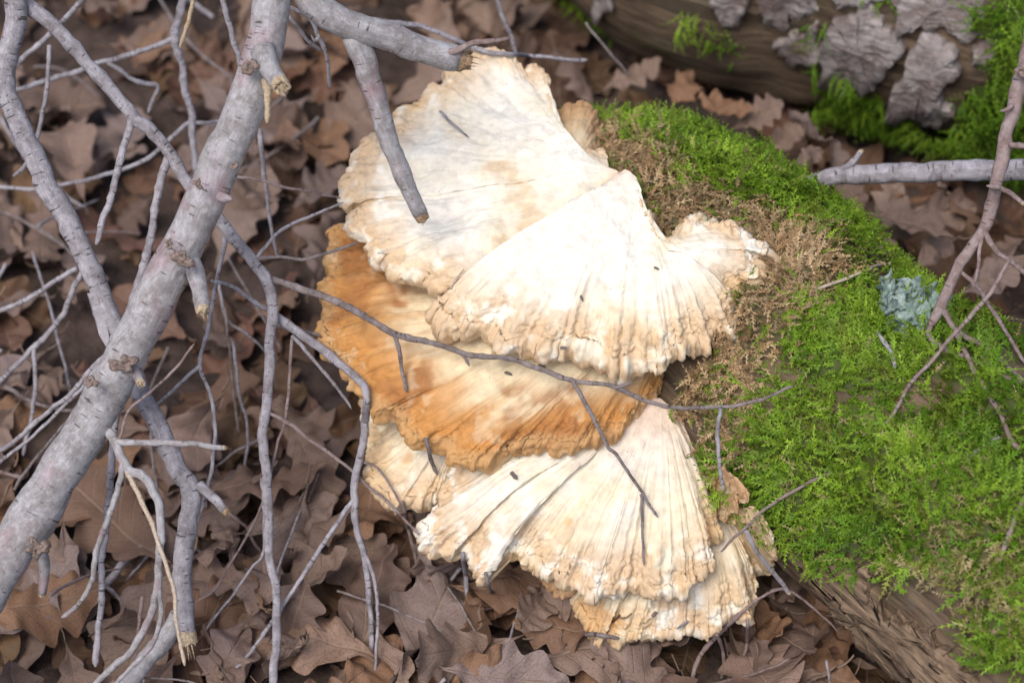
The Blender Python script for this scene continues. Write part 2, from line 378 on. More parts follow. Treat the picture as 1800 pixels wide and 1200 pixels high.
def cap(root, rim, style, label, N=460, M=84, a=.45, q=3., th=.010, ridge=.0022, lump=.004, crink=.0022, seed=1, wav=.004, nfold=22, org=None):
    rim = np.array(rim, float); root = np.array(root, float)
    Rm = catmull(np.column_stack([at_z(rim[:, 0], rim[:, 1], rim[:, 2])]), N)
    Rt = at_z(root[:, 0], root[:, 1], root[:, 2]); s = np.linspace(0, 1, N); k = np.linspace(0, 1, len(root))
    org = Rt[0] if org is None else at_z(*org)
    if root.shape[1] == 4:
        rl = at_z(rim[:, 0], rim[:, 1], rim[:, 2]); cl = np.concatenate([[0], np.cumsum(np.linalg.norm(np.diff(rl, axis=0), axis=1))]); k = (cl / cl[-1])[root[:, 3].astype(int)]
    Rt = np.stack([np.interp(s, k, Rt[:, c]) for c in range(3)], 1); Rt = np.stack([np.convolve(np.pad(Rt[:, c], 12, 'edge'), np.ones(25) / 25, 'valid') for c in range(3)], 1)
    out = Rm - Rt; out[:, 2] = 0; ln = np.linalg.norm(out, axis=1); out /= ln[:, None] + 1e-9
    per = np.concatenate([[0], np.cumsum(np.linalg.norm(np.diff(Rm, axis=0), axis=1))])
    sp = np.stack([per * 120, 0 * per, 0 * per + seed], -1)
    h = th * .5 * (1 + .35 * fbm(sp * .6, 2, seed))
    # small scallops of the margin
    Rm = Rm - out * h[:, None] + out * (.0022 * fbm(sp * 2.2, 3, seed + 2) + .003 * fbm(sp * .55, 2, seed + 3))[:, None]
    u = np.linspace(0, 1, M); t = (1 - (1 - u) ** 1.7)[:, None]
    P = Rt[None] * (1 - t[..., None]) + Rm[None] * t[..., None]
    f = a * t + (1 - a) * t ** q
    P[..., 2] = Rt[None, :, 2] * (1 - f) + Rm[None, :, 2] * f
    # radial folds that fan out from the root, rim waves, soft lumps
    rf = fbm(np.stack([np.broadcast_to(s[None] * nfold, t.shape[:1] + s.shape), t * 2.2 + 0 * s[None], 0 * t + seed + 0 * s[None]], -1), 3, seed + 7, .42)
    rf2 = fbm(np.stack([np.broadcast_to(s[None] * nfold * 4.5, t.shape[:1] + s.shape), t * 3.5 + 0 * s[None], 0 * t + seed + 0 * s[None]], -1), 3, seed + 9)
    P[..., 2] += ridge * rf * sst(.12, .75, t) * .8 + ridge * .13 * rf2 * sst(.35, .9, t)
    P[..., 2] += wav * fbm(np.stack([np.broadcast_to(s[None] * nfold * .3, t.shape[:1] + s.shape), 0 * t + 0 * s[None], 0 * t + seed + .5 + 0 * s[None]], -1), 2, seed + 11) * t ** 2
    P[..., 2] += lump * fbm(P * 22, 3, seed + 13) * (1. if root.shape[1] == 4 else sst(.0, .3, t))
    # rolled margin and pore surface
    ph = np.linspace(0, math.pi, 13)[1:, None]
    roll = Rm * 0 + P[-1][None] + out[None] * (h[None] * np.sin(ph) * 1.0)[..., None]
    roll[..., 2] -= h[None] * (1 - np.cos(ph)) * 1.25
    tb = np.linspace(1, 0, 14)[1:, None]
    und = Rt[None] * (1 - tb[..., None]) + roll[-1][None] * tb[..., None]
    und[..., 2] -= .010 * (1 - tb) + .002
    A = np.concatenate([P, roll, und], 0); TT = np.concatenate([t + 0 * s[None], np.ones_like(ph) + 0 * s[None], tb + 0 * s[None]], 0)
    und_w = np.concatenate([0 * t + 0 * s[None], sst(1.8, 3.1, ph) + 0 * s[None], np.ones_like(tb) + 0 * s[None]], 0)
    # crinkled, warty edge pushed along the surface normal
    du = np.gradient(A, axis=0); dv = np.gradient(A, axis=1); nn = np.cross(dv, du); nn /= np.linalg.norm(nn, axis=-1, keepdims=True) + 1e-12
    if nn[M // 2, :, 2].mean() < 0: nn = -nn
    edge = sst(.72, .985, TT) * (1 - und_w)
    dist = (1 - TT) * np.maximum(ln[None], .02)
    edge = np.maximum(edge * .35, sst(np.minimum(.026, .3 * ln)[None] + 0 * dist, .003, dist)) * (1 - .7 * und_w)
    wart = (np.abs(fbm(A * 120, 3, seed + 21)) - .35) * .95 + .55 * (np.abs(fbm(A * 330, 2, seed + 23)) - .3)
    pleat = fbm(np.stack([np.broadcast_to(per[None] * 170, TT.shape), TT * 2, 0 * TT + seed], -1), 2, seed + 25)
    A = A + nn * ((crink * wart + crink * .6 * pleat) * edge + .0004 * fbm(A * 260, 2, seed + 27) + .0009 * fbm(A * 75, 3, seed + 28))[..., None]
    # colours of the flesh itself
    nz = fbm(A * 26, 4, seed + 31); nz2 = fbm(A * 85, 3, seed + 33); stv = np.pad(rf * .6 + rf2 * .4, ((0, A.shape[0] - M), (0, 0)), 'edge')
    e = sst(.045, .0, dist + .010 * nz + .006 * nz2)
    TR = np.linalg.norm(A - org, axis=-1); TR = TR / TR.max()
    if style == 'white':
        c = mixc(WHITE, CREAM, sst(-.3, .9, nz + .25 * stv) * .5)
        c = mixc(c, TAN, e * .75 * sst(-.5, .5, nz2 + .4)); c = mixc(c, TAN, sst(.66, 1.1, nz + .3 * nz2) * .5)
        c = mixc(c, PINK, sst(.13, .02, TR) * .5)
    elif style == 'orange':
        mid = sst(.30, .55, TT + .10 * nz) * sst(.93, .66, TT + .10 * stv + .08 * nz)
        c = mixc(ORANGE * .6 + TAN * .45, CREAM, np.clip(mid * (.95 + .1 * nz), 0, 1))
        c = mixc(c, ORANGE, sst(.055, .01, dist + .015 * nz) * .85); c = mixc(c, BROWN, sst(.06, .03, np.abs(dist - .020)) * sst(.1, .5, nz + .2 * stv) * .75)
        c = mixc(c, TAN, sst(.008, .0, dist) * .6); c = mixc(c, CREAM, sst(.45, .8, nz2) * .3)
        c = mixc(c, TAN, sst(.1, .7, stv) * .2)
    elif style == 'lower':
        c = mixc(WHITE * .96, CREAM, sst(-.5, .6, nz + .4 * stv) * .8)
        c = mixc(c, MAUVE, sst(.15, .8, stv + .25) * sst(.55, .2, TR) * .42); c = mixc(c, PINK, sst(.35, .05, TR) * .55)
        c = mixc(c, ORANGE * 1.1, sst(.55, .95, nz + .25 * nz2) * .65); c = mixc(c, TAN, e * .72 * sst(-.6, .4, nz2 + .2))
    else:
        c = mixc(CREAM * .9, TAN * .9, sst(-.5, .5, nz + .3 * stv) * .8); c = mixc(c, ORANGE * .6 + PINK * .2, e * .75); c = mixc(c, PINK, sst(.5, .1, TT) * .4)
        c = mixc(c, ORANGE, sst(.5, .9, nz2) * .3)
    c = mixc(c, CREAM * .5 + TAN * .5, und_w)
    n = A.shape[0]; F = grid_faces(n, N)
    Vv = A.reshape(-1, 3)
    CAPV.append(Vv); CAPF.append(F)
    o = link('cap', mesh('cap', Vv - FLOC, F, True, np.clip(c.reshape(-1, 3), .01, .92)), M_FUN, fungus)
    o['label'] = label
    return o

def zz(pts, f): return [(x, y, f(x, y)) for x, y in pts]
# back lobe of the top tier
A_rim = [(1062, 262), (1000, 245), (972, 205), (962, 165), (958, 130), (945, 108), (917, 112), (900, 99), (870, 90), (833, 90), (815, 100), (797, 124), (777, 137), (767, 148), (750, 150), (723, 173),
         (697, 168), (686, 180), (684, 197), (660, 223), (623, 260), (613, 283), (600, 310), (592, 335), (602, 352), (624, 350), (606, 372), (613, 390), (630, 410), (642, 430), (648, 450), (676, 453), (684, 474), (700, 487), (730, 494), (757, 510), (782, 516), (800, 508), (850, 505), (920, 490), (980, 460), (1030, 400)]
cap([(1078, 292, .243, 0), (1012, 292, .243, 1), (986, 282, .242, 3), (1040, 290, .244, 8), (1085, 300, .245, 18), (1092, 316, .243, 41)], zz(A_rim, lambda x, y: .214 + .020 * (500 - y) / 400 + .012 * (x - 600) / 450), 'white', 'cream white back lobe of the top tier', N=620, M=120, a=.75, q=3, th=.013, ridge=.0024, lump=.005, seed=3, nfold=20, org=(1108, 300, .245))
# front lobe of the top tier
B_rim = [(1060, 325), (1030, 350), (1016, 380), (986, 420), (978, 446), (940, 465), (880, 482), (830, 496), (792, 514), (760, 530), (752, 544), (763, 562), (783, 570), (833, 577), (860, 590), (903, 607), (950, 617), (987, 613), (1050, 620), (1073, 635), (1117, 638), (1145, 636), (1178, 618), (1197, 603),
         (1248, 591), (1295, 564), (1306, 545), (1312, 513), (1341, 490), (1334, 470), (1345, 440), (1366, 443), (1349, 424), (1318, 408), (1283, 385), (1240, 366), (1221, 367), (1205, 385), (1178, 404), (1153, 394), (1146, 369), (1138, 348)]
cap([(1098, 300, .250, 0), (1106, 303, .252, 8), (1118, 312, .251, 18), (1122, 322, .25, 22), (1138, 370, .25, 24), (1165, 425, .249, 26), (1175, 440, .248, 27), (1175, 440, .248, 37), (1170, 434, .248, 38), (1150, 408, .249, 39), (1135, 370, .25, 40), (1122, 325, .25, 41)], zz(B_rim, lambda x, y: .244 - .026 * sst(360, 600, np.array(float(y))) + .004 * (x - 1000) / 300), 'white', 'cream fan shaped front lobe of the top tier with a thick crinkled edge', N=640, M=120, a=.2, q=5, th=.016, ridge=.0024, lump=.003, crink=.0030, seed=5, nfold=24)
# little lobe behind
cap([(985, 275, .240), (1005, 280, .242), (1030, 282, .240)], zz([(955, 240), (968, 200), (988, 180), (1020, 173), (1048, 186), (1060, 220), (1056, 246), (1048, 268)], lambda x, y: .228), 'tan', 'small tan rounded lobe behind the top tier', N=200, M=40, a=.1, q=2.5, th=.018, ridge=.0004, crink=.0006, lump=.002, wav=.001, seed=6, nfold=6)
# wide orange tier
C_rim = [(720, 395), (640, 388), (596, 392), (577, 408), (570, 457), (563, 500), (567, 533), (561, 560), (560, 593), (583, 613), (600, 620), (602, 647), (623, 670), (650, 700), (662, 717), (690, 716), (709, 728), (717, 753), (737, 766), (772, 768), (778, 782), (813, 797), (850, 793), (883, 783), (917, 772), (967, 769), (1007, 780), (1043, 767), (1083, 760), (1101, 737), (1128, 712), (1158, 673), (1176, 650), (1202, 638), (1203, 600)]
cap([(1130, 480, .205), (1175, 520, .200), (1195, 560, .195)], zz(C_rim, lambda x, y: .168 + .014 * (700 - y) / 300), 'orange', 'wide orange brown middle tier with a cream band', N=640, M=120, a=.55, q=4, th=.012, ridge=.0032, lump=.005, crink=.0028, seed=8, wav=.006, nfold=20)
# small left lobe
cap([(800, 700, .135), (830, 740, .130)], zz([(680, 640), (640, 690), (640, 750), (645, 783), (647, 817), (643, 840), (663, 857), (677, 877), (697, 885), (710, 873), (723, 878), (737, 885), (763, 870), (790, 850), (800, 800)], lambda x, y: .112), 'lower', 'small cream lobe below the orange tier', N=260, M=60, th=.011, ridge=.002, seed=12, nfold=9)
# pale lower tier
D_rim = [(900, 770), (830, 785), (785, 830), (766, 872), (762, 890), (739, 910), (743, 937), (748, 957), (770, 958), (796, 968), (808, 950), (818, 978), (840, 1007), (857, 1000), (868, 976), (897, 966), (933, 983), (953, 1005), (973, 1007), (1010, 1027), (1023, 1043), (1043, 1047), (1060, 1036), (1087, 1037), (1133, 1034), (1171, 1042), (1203, 1042), (1224, 1010), (1254, 987), (1251, 958), (1272, 932), (1257, 922), (1247, 902),
         (1250, 879), (1257, 852), (1267, 830), (1260, 784), (1228, 764), (1190, 764), (1174, 749)]
cap([(1140, 700, .158), (1160, 700, .160), (1175, 712, .157)], zz(D_rim, lambda x, y: .128 - .030 * (y - 760) / 280), 'lower', 'pale cream lower tier with orange blotches', N=640, M=120, a=.5, q=4, th=.012, ridge=.0024, lump=.004, crink=.0028, seed=15, nfold=17)
def F_UP(x, y):
    if x < 1230: return 0.
    z = .078 - .022 * (y - 900) / 220; d = ray(x, y); h = L1.bvh.ray_cast(Vector(CAM), Vector(d / np.linalg.norm(d)))
    return 0. if h[0] is None else max(0., min(.085, h[0].z + .030 - z)) * float(sst(1225, 1290, np.array(float(x))))
# bottom tier with a hanging finger
F_rim = [(1010, 985), (1008, 1028), (1014, 1051), (1025, 1072), (1037, 1098), (1043, 1121), (1055, 1128), (1059, 1118), (1053, 1104), (1056, 1086), (1066, 1107), (1081, 1121), (1104, 1115), (1133, 1115), (1162, 1109), (1180, 1115), (1200, 1109), (1206, 1097), (1227, 1101), (1244, 1108), (1265, 1092), (1279, 1083), (1314, 1080), (1329, 1040), (1330, 1013), (1326, 990), (1352, 984), (1362, 955), (1349, 923), (1332, 906), (1308, 905), (1288, 906), (1276, 894)]
cap([(1190, 850, .105), (1235, 850, .108), (1262, 862, .122)], zz(F_rim, lambda x, y: .078 - .022 * (y - 900) / 220 + F_UP(x, y)), 'lower', 'cream bottom tier with a narrow hanging finger', N=560, M=100, a=.5, q=4, th=.010, ridge=.0030, lump=.003, crink=.0024, seed=18, nfold=24)
cap([(1236, 872, .105), (1246, 888, .100)], zz([(1262, 840), (1285, 846), (1308, 858), (1316, 872), (1304, 878), (1288, 884), (1272, 892)], lambda x, y: .085 + F_UP(x, y)), 'tan', 'narrow tan lobe above the bottom tier', N=160, M=36, th=.010, ridge=.001, seed=20, nfold=6)
cap([(1030, 960, .07), (1050, 990, .07)], zz([(1010, 960), (960, 985), (946, 1005), (952, 1026), (976, 1038), (1000, 1036), (1030, 1030)], lambda x, y: .064), 'tan', 'small tan lobe half hidden under the lower tier', N=160, M=36, th=.008, ridge=.0015, seed=22, nfold=8)
# core that joins the tiers to the log
cs, ca = np.meshgrid(np.linspace(0, 1, 40), np.linspace(0, 2 * np.pi, 48, endpoint=False), indexing='ij')
c0, c1 = np.array([.122, .092, .203]), np.array([.150, -.072, .085])
cax = (c1 - c0) / np.linalg.norm(c1 - c0); b1 = np.cross(cax, [0, 0, 1]); b1 /= np.linalg.norm(b1); b2 = np.cross(b1, cax)
cr = .034 * np.sqrt(np.clip(1 - (2 * cs - 1) ** 4, 0, 1)) + 1e-4
cp = c0 + (c1 - c0) * cs[..., None] + (np.cos(ca) * cr)[..., None] * b1 + (np.sin(ca) * cr)[..., None] * b2
cp = cp + (.006 * fbm(cp * 40, 3, 77))[..., None] * (np.cos(ca)[..., None] * b1 + np.sin(ca)[..., None] * b2)
ccol = mixc(PINK * .8, TAN, sst(-.3, .5, fbm(cp * 40, 3, 78)))
o = link('base', mesh('base', cp.reshape(-1, 3) - FLOC, grid_faces(40, 48, True), True, ccol.reshape(-1, 3)), M_FUN, fungus)
CAPV.append(cp.reshape(-1, 3)); CAPF.append(grid_faces(40, 48, True))

# what a ray from a point meets first: logs and fungus
def thin(Vv, F, step): return Vv, F
capb = [BVHTree.FromPolygons([tuple(v) for v in v_], [tuple(int(i) for i in f) for f in f_[::1]]) for v_, f_ in zip(CAPV, CAPF)]
def first_hit(px, py):
    d = ray(px, py); dn = Vector(d / np.linalg.norm(d)); best = None
    for b in capb + [L1.bvh, L2.bvh]:
        h = b.ray_cast(Vector(CAM), dn)
        if h[0] is not None:
            dep = float((np.array(h[0]) - CAM) @ DIR); best = dep if best is None else min(best, dep)
    return best

# ------------------------------------------------------------------ moss
def shoots(P, N, T, L, Wd, colr, seed, nodes=6):
    """feathery moss shoots: P roots, N outward, T lean direction, L lengths, Wd leaf widths"""
    r = np.random.default_rng(seed); n = len(P)
    B = np.cross(T, N); B /= np.linalg.norm(B, axis=1, keepdims=True) + 1e-9
    curl = r.uniform(.2, 1.5, n); tw = r.normal(0, .35, n)
    ks = np.linspace(0, 1, nodes)
    C = np.stack([P + N * (L * (k * (1 - .38 * curl * k)))[:, None] + T * (L * (k * .35 + .65 * curl * k * k))[:, None] + B * (L * tw * k * k)[:, None] for k in ks], 1)
    V_, F_, off = [], [], 0
    # stem ribbons (two crossed)
    w = (Wd * .16)[:, None, None] * (1 - .5 * ks)[None, :, None]
    for D in (B,):
        a = C - D[:, None] * w; b = C + D[:, None] * w; v = np.stack([a, b], 2).reshape(n, nodes * 2, 3)
        V_.append(v); f = np.array([[2 * i, 2 * i + 1, 2 * i + 3, 2 * i + 2] for i in range(nodes - 1)]); F_.append((f, off)); off += nodes * 2
    tang = np.gradient(C, axis=1); tang /= np.linalg.norm(tang, axis=2, keepdims=True) + 1e-12
    tris = []
    for i in range(1, nodes):
        wd = Wd * (1.1 - .5 * abs(2 * ks[i] - .9))
        for sgn in (-1, 1, 0):
            d = (B * sgn if sgn else np.cross(B, tang[:, i]) * r.choice([-1, 1], n)[:, None]) + tang[:, i] * r.uniform(.5, 1.1, n)[:, None]
            c = C[:, i] - tang[:, i] * (L * .07)[:, None] * (1 if sgn > 0 else .3)
            e = tang[:, i] * (wd * .75)[:, None]
            tris.append(np.stack([c - e * .5, c + e * .7, c + d * (wd * r.uniform(.7, 1.15, n))[:, None]], 1))
    tris.append(np.stack([C[:, -1] - B * (Wd * .22)[:, None], C[:, -1] + B * (Wd * .22)[:, None], C[:, -1] + tang[:, -1] * (Wd * 1.1)[:, None]], 1))
    nt = len(tris); tv = np.concatenate(tris, 1)
    Vv = np.concatenate(V_ + [tv], 1); m = Vv.shape[1]
    base = (np.arange(n) * m)[:, None, None]
    F4 = np.concatenate([(f + o)[None] + base for f, o in F_], 1).reshape(-1, 4)
    F3 = (np.arange(nt * 3).reshape(nt, 3) + off)[None] + base
    return Vv.reshape(-1, 3), F4, F3.reshape(-1, 3), np.repeat(colr, m, 0)

GREEN, LIME, OLIVE, DRY, DRYB, BLUEG = [np.array(c) for c in ((.105, .225, .014), (.26, .40, .035), (.14, .165, .025), (.56, .43, .26), (.37, .235, .12), (.13, .20, .16))]
ROOTS = np.array([at_z(*p) for p in ((1150, 270, .25), (1120, 250, .25), (1180, 360, .25), (1230, 350, .245), (1330, 400, .235), (1370, 460, .23), (1380, 520, .22), (1370, 580, .2), (1230, 650, .18), (1230, 720, .16), (1290, 760, .14), (1060, 220, .24), (1400, 560, .2), (1300, 620, .19), (1160, 320, .25), (1200, 400, .245), (1080, 195, .245), (1270, 690, .17), (1300, 800, .13), (1410, 500, .215), (1390, 440, .235))])
LICH = np.array([at_z(*p) for p in ((1300, 560, .2), (1280, 610, .18), (1300, 660, .17), (1250, 620, .18))])

def moss_log(L, s0, s1, dens, mask, seed, name, label, Lr, Wr, hang, colour, thick):
    r = np.random.default_rng(seed); area = (s1 - s0) * 2 * np.pi * L.R; n = int(area * dens)
    t = r.uniform(s0, s1, n); an = r.uniform(0, 2 * np.pi, n)
    def height(t, an):
        p, _ = L.surf(t, an); return thick * (.55 + .75 * fbm(p * 22, 3, seed + 2))
    keep = mask(t, an, r.uniform(-1, 1, n)); keep &= (t < s1 - .3) | (r.uniform(0, 1, n) < .25); t, an = t[keep], an[keep]
    P, N = L.surf(t, an, height(t, an) - .002)
    n = len(t); rnd = r.normal(0, 1, (n, 3)); Nt = N + .30 * rnd + np.array([0, 0, .25 - hang])
    Nt /= np.linalg.norm(Nt, axis=1, keepdims=True)
    swirl = np.stack([fbm(P * 35, 2, seed + 4), fbm(P * 35, 2, seed + 5), fbm(P * 35, 2, seed + 6) - hang * .8], -1) * 1.2 + r.normal(0, .6, (n, 3))
    T = swirl - (swirl * Nt).sum(1, keepdims=True) * Nt; T /= np.linalg.norm(T, axis=1, keepdims=True) + 1e-9
    Ls = r.uniform(*Lr, n); Ws = r.uniform(*Wr, n)
    c, sc = colour(P, r, n)
    Vv, F4, F3, cc = shoots(P, Nt, T, Ls * sc, Ws, c, seed)
    # cushion under the shoots
    gn, gm = 150, 100
    Tt, Aa = np.meshgrid(np.linspace(s0, s1, gn), np.linspace(0, 2 * np.pi, gm, endpoint=False), indexing='ij')
    gpz, _ = L.surf(Tt, Aa, height(Tt.ravel(), Aa.ravel()).reshape(gn, gm) - .002)
    mk = mask(Tt.ravel(), Aa.ravel(), np.zeros(gn * gm) - .25).reshape(gn, gm)
    Fg = grid_faces(gn, gm, True); fk = mk.ravel()[Fg].all(1)
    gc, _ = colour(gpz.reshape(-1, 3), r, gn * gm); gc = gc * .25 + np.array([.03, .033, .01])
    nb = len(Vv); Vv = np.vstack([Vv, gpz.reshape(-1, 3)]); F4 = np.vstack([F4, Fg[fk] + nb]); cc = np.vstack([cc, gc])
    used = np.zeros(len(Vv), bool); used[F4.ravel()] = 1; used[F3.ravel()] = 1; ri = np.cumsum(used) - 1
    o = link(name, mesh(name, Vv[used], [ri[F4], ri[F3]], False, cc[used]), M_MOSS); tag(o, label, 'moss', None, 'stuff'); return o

UNDER = []
for rp, z in ((A_rim, .235), (B_rim, .235), (D_rim, .12)):
    w_ = at_z(np.array([p[0] for p in rp]), np.array([p[1] for p in rp]), np.full(len(rp), z)); c_ = w_.mean(0); w_ = c_ + (w_ - c_) * .86; UNDER.append([(a[0], a[1]) for a in w_])
def mask1(t, an, j):
    # deg 90 is the crest; smaller angles face the back, larger ones the fungus side
    p, _ = L1.surf(t, an); nz = fbm(p * 14, 3, 51) * 16 + fbm(p * 60, 2, 52) * 6
    deg = 180 - np.degrees(an); deg = np.where(deg < -90, deg + 360, deg); deg = np.where(deg > 270, deg - 360, deg)
    front = 90 + FRONT(t) + nz + j * 8; back = -22 + nz + j * 8
    x, y, _ = project(p)
    bare = inpoly(x, y, [(1530, 440), (1560, 470), (1580, 520), (1550, 540), (1500, 470)]) | inpoly(x, y, [(1735, 560), (1800, 560), (1830, 700), (1760, 690), (1740, 620)])
    under0 = inpoly(x, y, [(1255, 862), (1310, 900), (1352, 922), (1368, 955), (1352, 990), (1320, 1000), (1270, 940)])
    bare = bare & (j > -.9 + .4 * np.abs(nz) / 10)
    under = np.zeros(np.shape(t), bool)
    for poly in UNDER: under |= inpoly(p[..., 0], p[..., 1], poly)
    return (deg < front) & (deg > back) & ~bare & ~under & ~under0
SIDE = 1 if L1.n1 @ np.array([-.7, -.7, 0]) < 0 else -1
def FRONT(t): return np.interp(t, [-.3, -.1, .0, .10, .18, .5, .9], [80, 86, 92, 78, 66, 64, 70])
def colour1(P, r, n):
    dr = np.min(np.linalg.norm((P[:, None] - ROOTS[None]) * np.array([1, 1, .4]), axis=2), 1); dl = np.min(np.linalg.norm(P[:, None] - LICH[None], axis=2), 1)
    nz = fbm(P * 24, 3, 61); nz2 = fbm(P * 70, 2, 62)
    x, y, _ = project(P)
    c = mixc(GREEN, LIME, np.clip(.45 + .5 * nz + .25 * r.normal(0, 1, n) + .25 * sst(650, 250, y), 0, 1))
    c = mixc(c, OLIVE, sst(.35, .8, nz2 + .3 * r.normal(0, 1, n)) * .8)
    dry = sst(.038, .012, dr + .014 * nz + .006 * r.normal(0, 1, n)); sel = (r.uniform(0, 1, n) < dry)
    c = np.where(sel[:, None], mixc(DRY, DRYB, r.uniform(0, 1, n)), c)
    s2 = (r.uniform(0, 1, n) < sst(.03, .008, dl) * .75); c = np.where(s2[:, None], BLUEG * r.uniform(.7, 1.4, n)[:, None], c)
    s3 = (r.uniform(0, 1, n) < .05 + .55 * sst(160, 60, np.hypot(x - 1690, y - 1010))); c = np.where(s3[:, None], mixc(DRY * .7, OLIVE * 1.6, r.uniform(0, 1, n)), c)
    return c * r.uniform(.62, 1.4, n)[:, None], np.where(sel, .9, 1.)
M2 = [[(1440, 150), (1460, 135), (1490, 105), (1510, 148), (1545, 165), (1575, 205), (1600, 195), (1630, 215), (1660, 220), (1690, 195), (1705, 130), (1740, 110), (1755, 60), (1700, 50), (1705, 20), (1760, -20), (1840, -60), (1840, 330), (1560, 330), (1480, 250), (1425, 190)],
      [(1170, 5), (1230, 10), (1290, 60), (1310, 110), (1290, 118), (1240, 85), (1190, 50)], [(1425, 30), (1470, 20), (1465, 62), (1430, 70)], [(1430, 110), (1450, 85), (1460, 130), (1440, 150)], [(1500, -20), (1560, -40), (1570, 10), (1545, 14)]]
def mask2(t, an, j):
    p, _ = L2.surf(t, an); x, y, _ = project(p); nz = fbm(p * 40, 3, 53) * 14
    d = np.stack([np.cos(an), np.sin(an)], -1)[..., None] * np.stack([L2.n1, L2.n2])
    facing = (d.sum(1) * (CAM - p)).sum(1) > 0
    inside = np.zeros(len(t), bool)
    for k, poly in enumerate(M2): inside |= inpoly(x + nz, y + nz * .7, poly) & (j < (.95 if k == 0 else -.3))
    off = (x > 1830) | (y < -60) | ~facing
    return np.where(off, (fbm(p * 8, 3, 54) + .15 * j > .05) & (p[:, 2] > .03), inside)
def colour2(P, r, n):
    nz = fbm(P * 20, 3, 63)
    c = mixc(GREEN, LIME, np.clip(.35 + .5 * nz + .3 * r.normal(0, 1, n), 0, 1)); return c * r.uniform(.75, 1.2, n)[:, None], np.ones(n)

moss_log(L1, -.245, .70, 105000, mask1, 81, 'moss', 'bright green and tan moss carpeting the log that carries the fungus', (.0075, .0135), (.0021, .0032), .0, colour1, .012)
moss_log(L2, -.4, .75, 60000, mask2, 82, 'moss', 'hanging green moss on the rotten log with grey bark plates', (.010, .019), (.0019, .0029), .45, colour2, .014)

# ------------------------------------------------------------------ oak leaves
def leaf_mesh(k, nu=38, nv=9, w=.5, lobes=4, curl=.5, cup=.3, bend=.2, seed=0, hole=None):
    r = np.random.default_rng(seed); u = np.linspace(0, 1, nu); v = np.linspace(-1, 1, nv)
    env = np.sin(np.pi * np.clip(u, 0, 1) ** 1.25) ** .65
    W = []
    for sgn in (0, 1):
        ph = r.uniform(-.2, .2); lob = .5 - .5 * np.cos(2 * np.pi * (lobes * u ** .9 + .25 + ph)); lob = lob ** .75; jn = np.convolve(np.pad(r.normal(0, 1, nu), 2, 'edge'), [.1, .25, .3, .25, .1], 'valid')
        W.append(w * .5 * (env * (.60 + .40 * lob) * (1 + .10 * jn) * sst(.0, .42, u) ** .6 + .012))
    Uu, Vv = np.meshgrid(u, v, indexing='ij'); Wd = np.where(Vv < 0, W[0][:, None], W[1][:, None])
    x = Uu + .10 * np.abs(Vv) * Wd / (w * .5) * (1 - Uu); y = Vv * Wd
    z = cup * np.sign(r.uniform(-1, 1.6)) * (y ** 2) * 1.6 + bend * (Uu - .5) ** 2
    p = np.stack([x, y, 0 * x], -1)
    z = z + curl * .09 * fbm(p * 4 + seed * 3.1, 3, seed) + .018 * np.abs(Vv) * np.cos(Uu * 40) * curl - .02 * np.exp(-(Vv / .12) ** 2)
    tw = r.normal(0, .5) * curl * (Uu - .4); y, z = y * np.cos(tw) - z * np.sin(tw), y * np.sin(tw) + z * np.cos(tw)
    P = np.stack([x - .5, y, z], -1).reshape(-1, 3); F = grid_faces(nu, nv); uv = np.stack([Uu, Vv * Wd / (w * .5)], -1).reshape(-1, 2)
    if hole:
        c = P[F].mean(1); keep = np.ones(len(F), bool)
        for hx, hy, hr in hole: keep &= np.hypot(c[:, 0] - hx, c[:, 1] - hy) > hr
        F = F[keep]
    # stalk
    a = np.linspace(0, 1, 5); st = np.stack([-.5 - a * .13, 0 * a + .01 * np.sin(a * 3), P[nv // 2, 2] + .05 * a * a], -1)
    ring = np.array([[0, math.cos(t), math.sin(t)] for t in (0, 2.1, 4.2)]) * .009
    sv = (st[:, None] + ring[None]).reshape(-1, 3); nb = len(P)
    P = np.vstack([P, sv]); uv = np.vstack([uv, np.zeros((15, 2))]); F = np.vstack([F, grid_faces(5, 3, True, nb)])
    col = np.ones((len(P), 3)) * 1.0
    me = mesh(k, P, F, True, col, uv); me.materials.append(M_LEAF); return me, P, F, uv
LV = [leaf_mesh('oak_leaf', w=random.uniform(.46, .66), lobes=random.choice([3, 4, 4, 5]), curl=random.uniform(.5, 1.5), cup=random.uniform(.2, 1.4), bend=random.uniform(-.5, .6), seed=100 + i) for i in range(16)]

def blocked(x, y, z, m=0.):
    for L, sc in ((L1, 1.), (L2, 1.)):
        v = np.array([x, y, z]) - L.P; s = v @ L.a
        if L.s0 - .01 < s < L.s1 and np.linalg.norm(v - s * L.a) < L.R * 1.02 + m: return True
    return False
from mathutils import Euler
def rot(e): return np.array(Euler(e).to_matrix())
# lower layers: nobody could count these
SV, SF, SU, SC, off = [], [], [], [], 0
for i in range(1100):
    x = rng.uniform(-.85, .85); y = rng.uniform(-.5, 1.0)
    z = float(ground_h(x, y)) + rng.uniform(.0, .012)
    if blocked(x, y, z, -.02): continue
    _, P, F, uv = LV[rng.integers(16)]; s = rng.uniform(.055, .11)
    bx, by, _ = project(np.array([x, y, z])); band = 470 < by < 700 and bx < 640
    if band and rng.uniform() < .6: s = rng.uniform(.012, .03)
    P2 = P * s * np.array([1, 1, 1.0]) @ rot((rng.normal(0, .3), rng.normal(0, .3), rng.uniform(0, 6.28))).T + np.array([x, y, z])
    SV.append(P2); SF.append(F + off); SU.append(uv); SC.append(np.tile(rng.uniform(.35, .85) * np.array([1, rng.uniform(.88, 1.04), rng.uniform(.8, 1.08)]), (len(P), 1))); off += len(P)
lit = link('leaf_litter', mesh('leaf_litter', np.vstack(SV), np.vstack(SF), True, np.vstack(SC), np.vstack(SU)), M_LEAF)
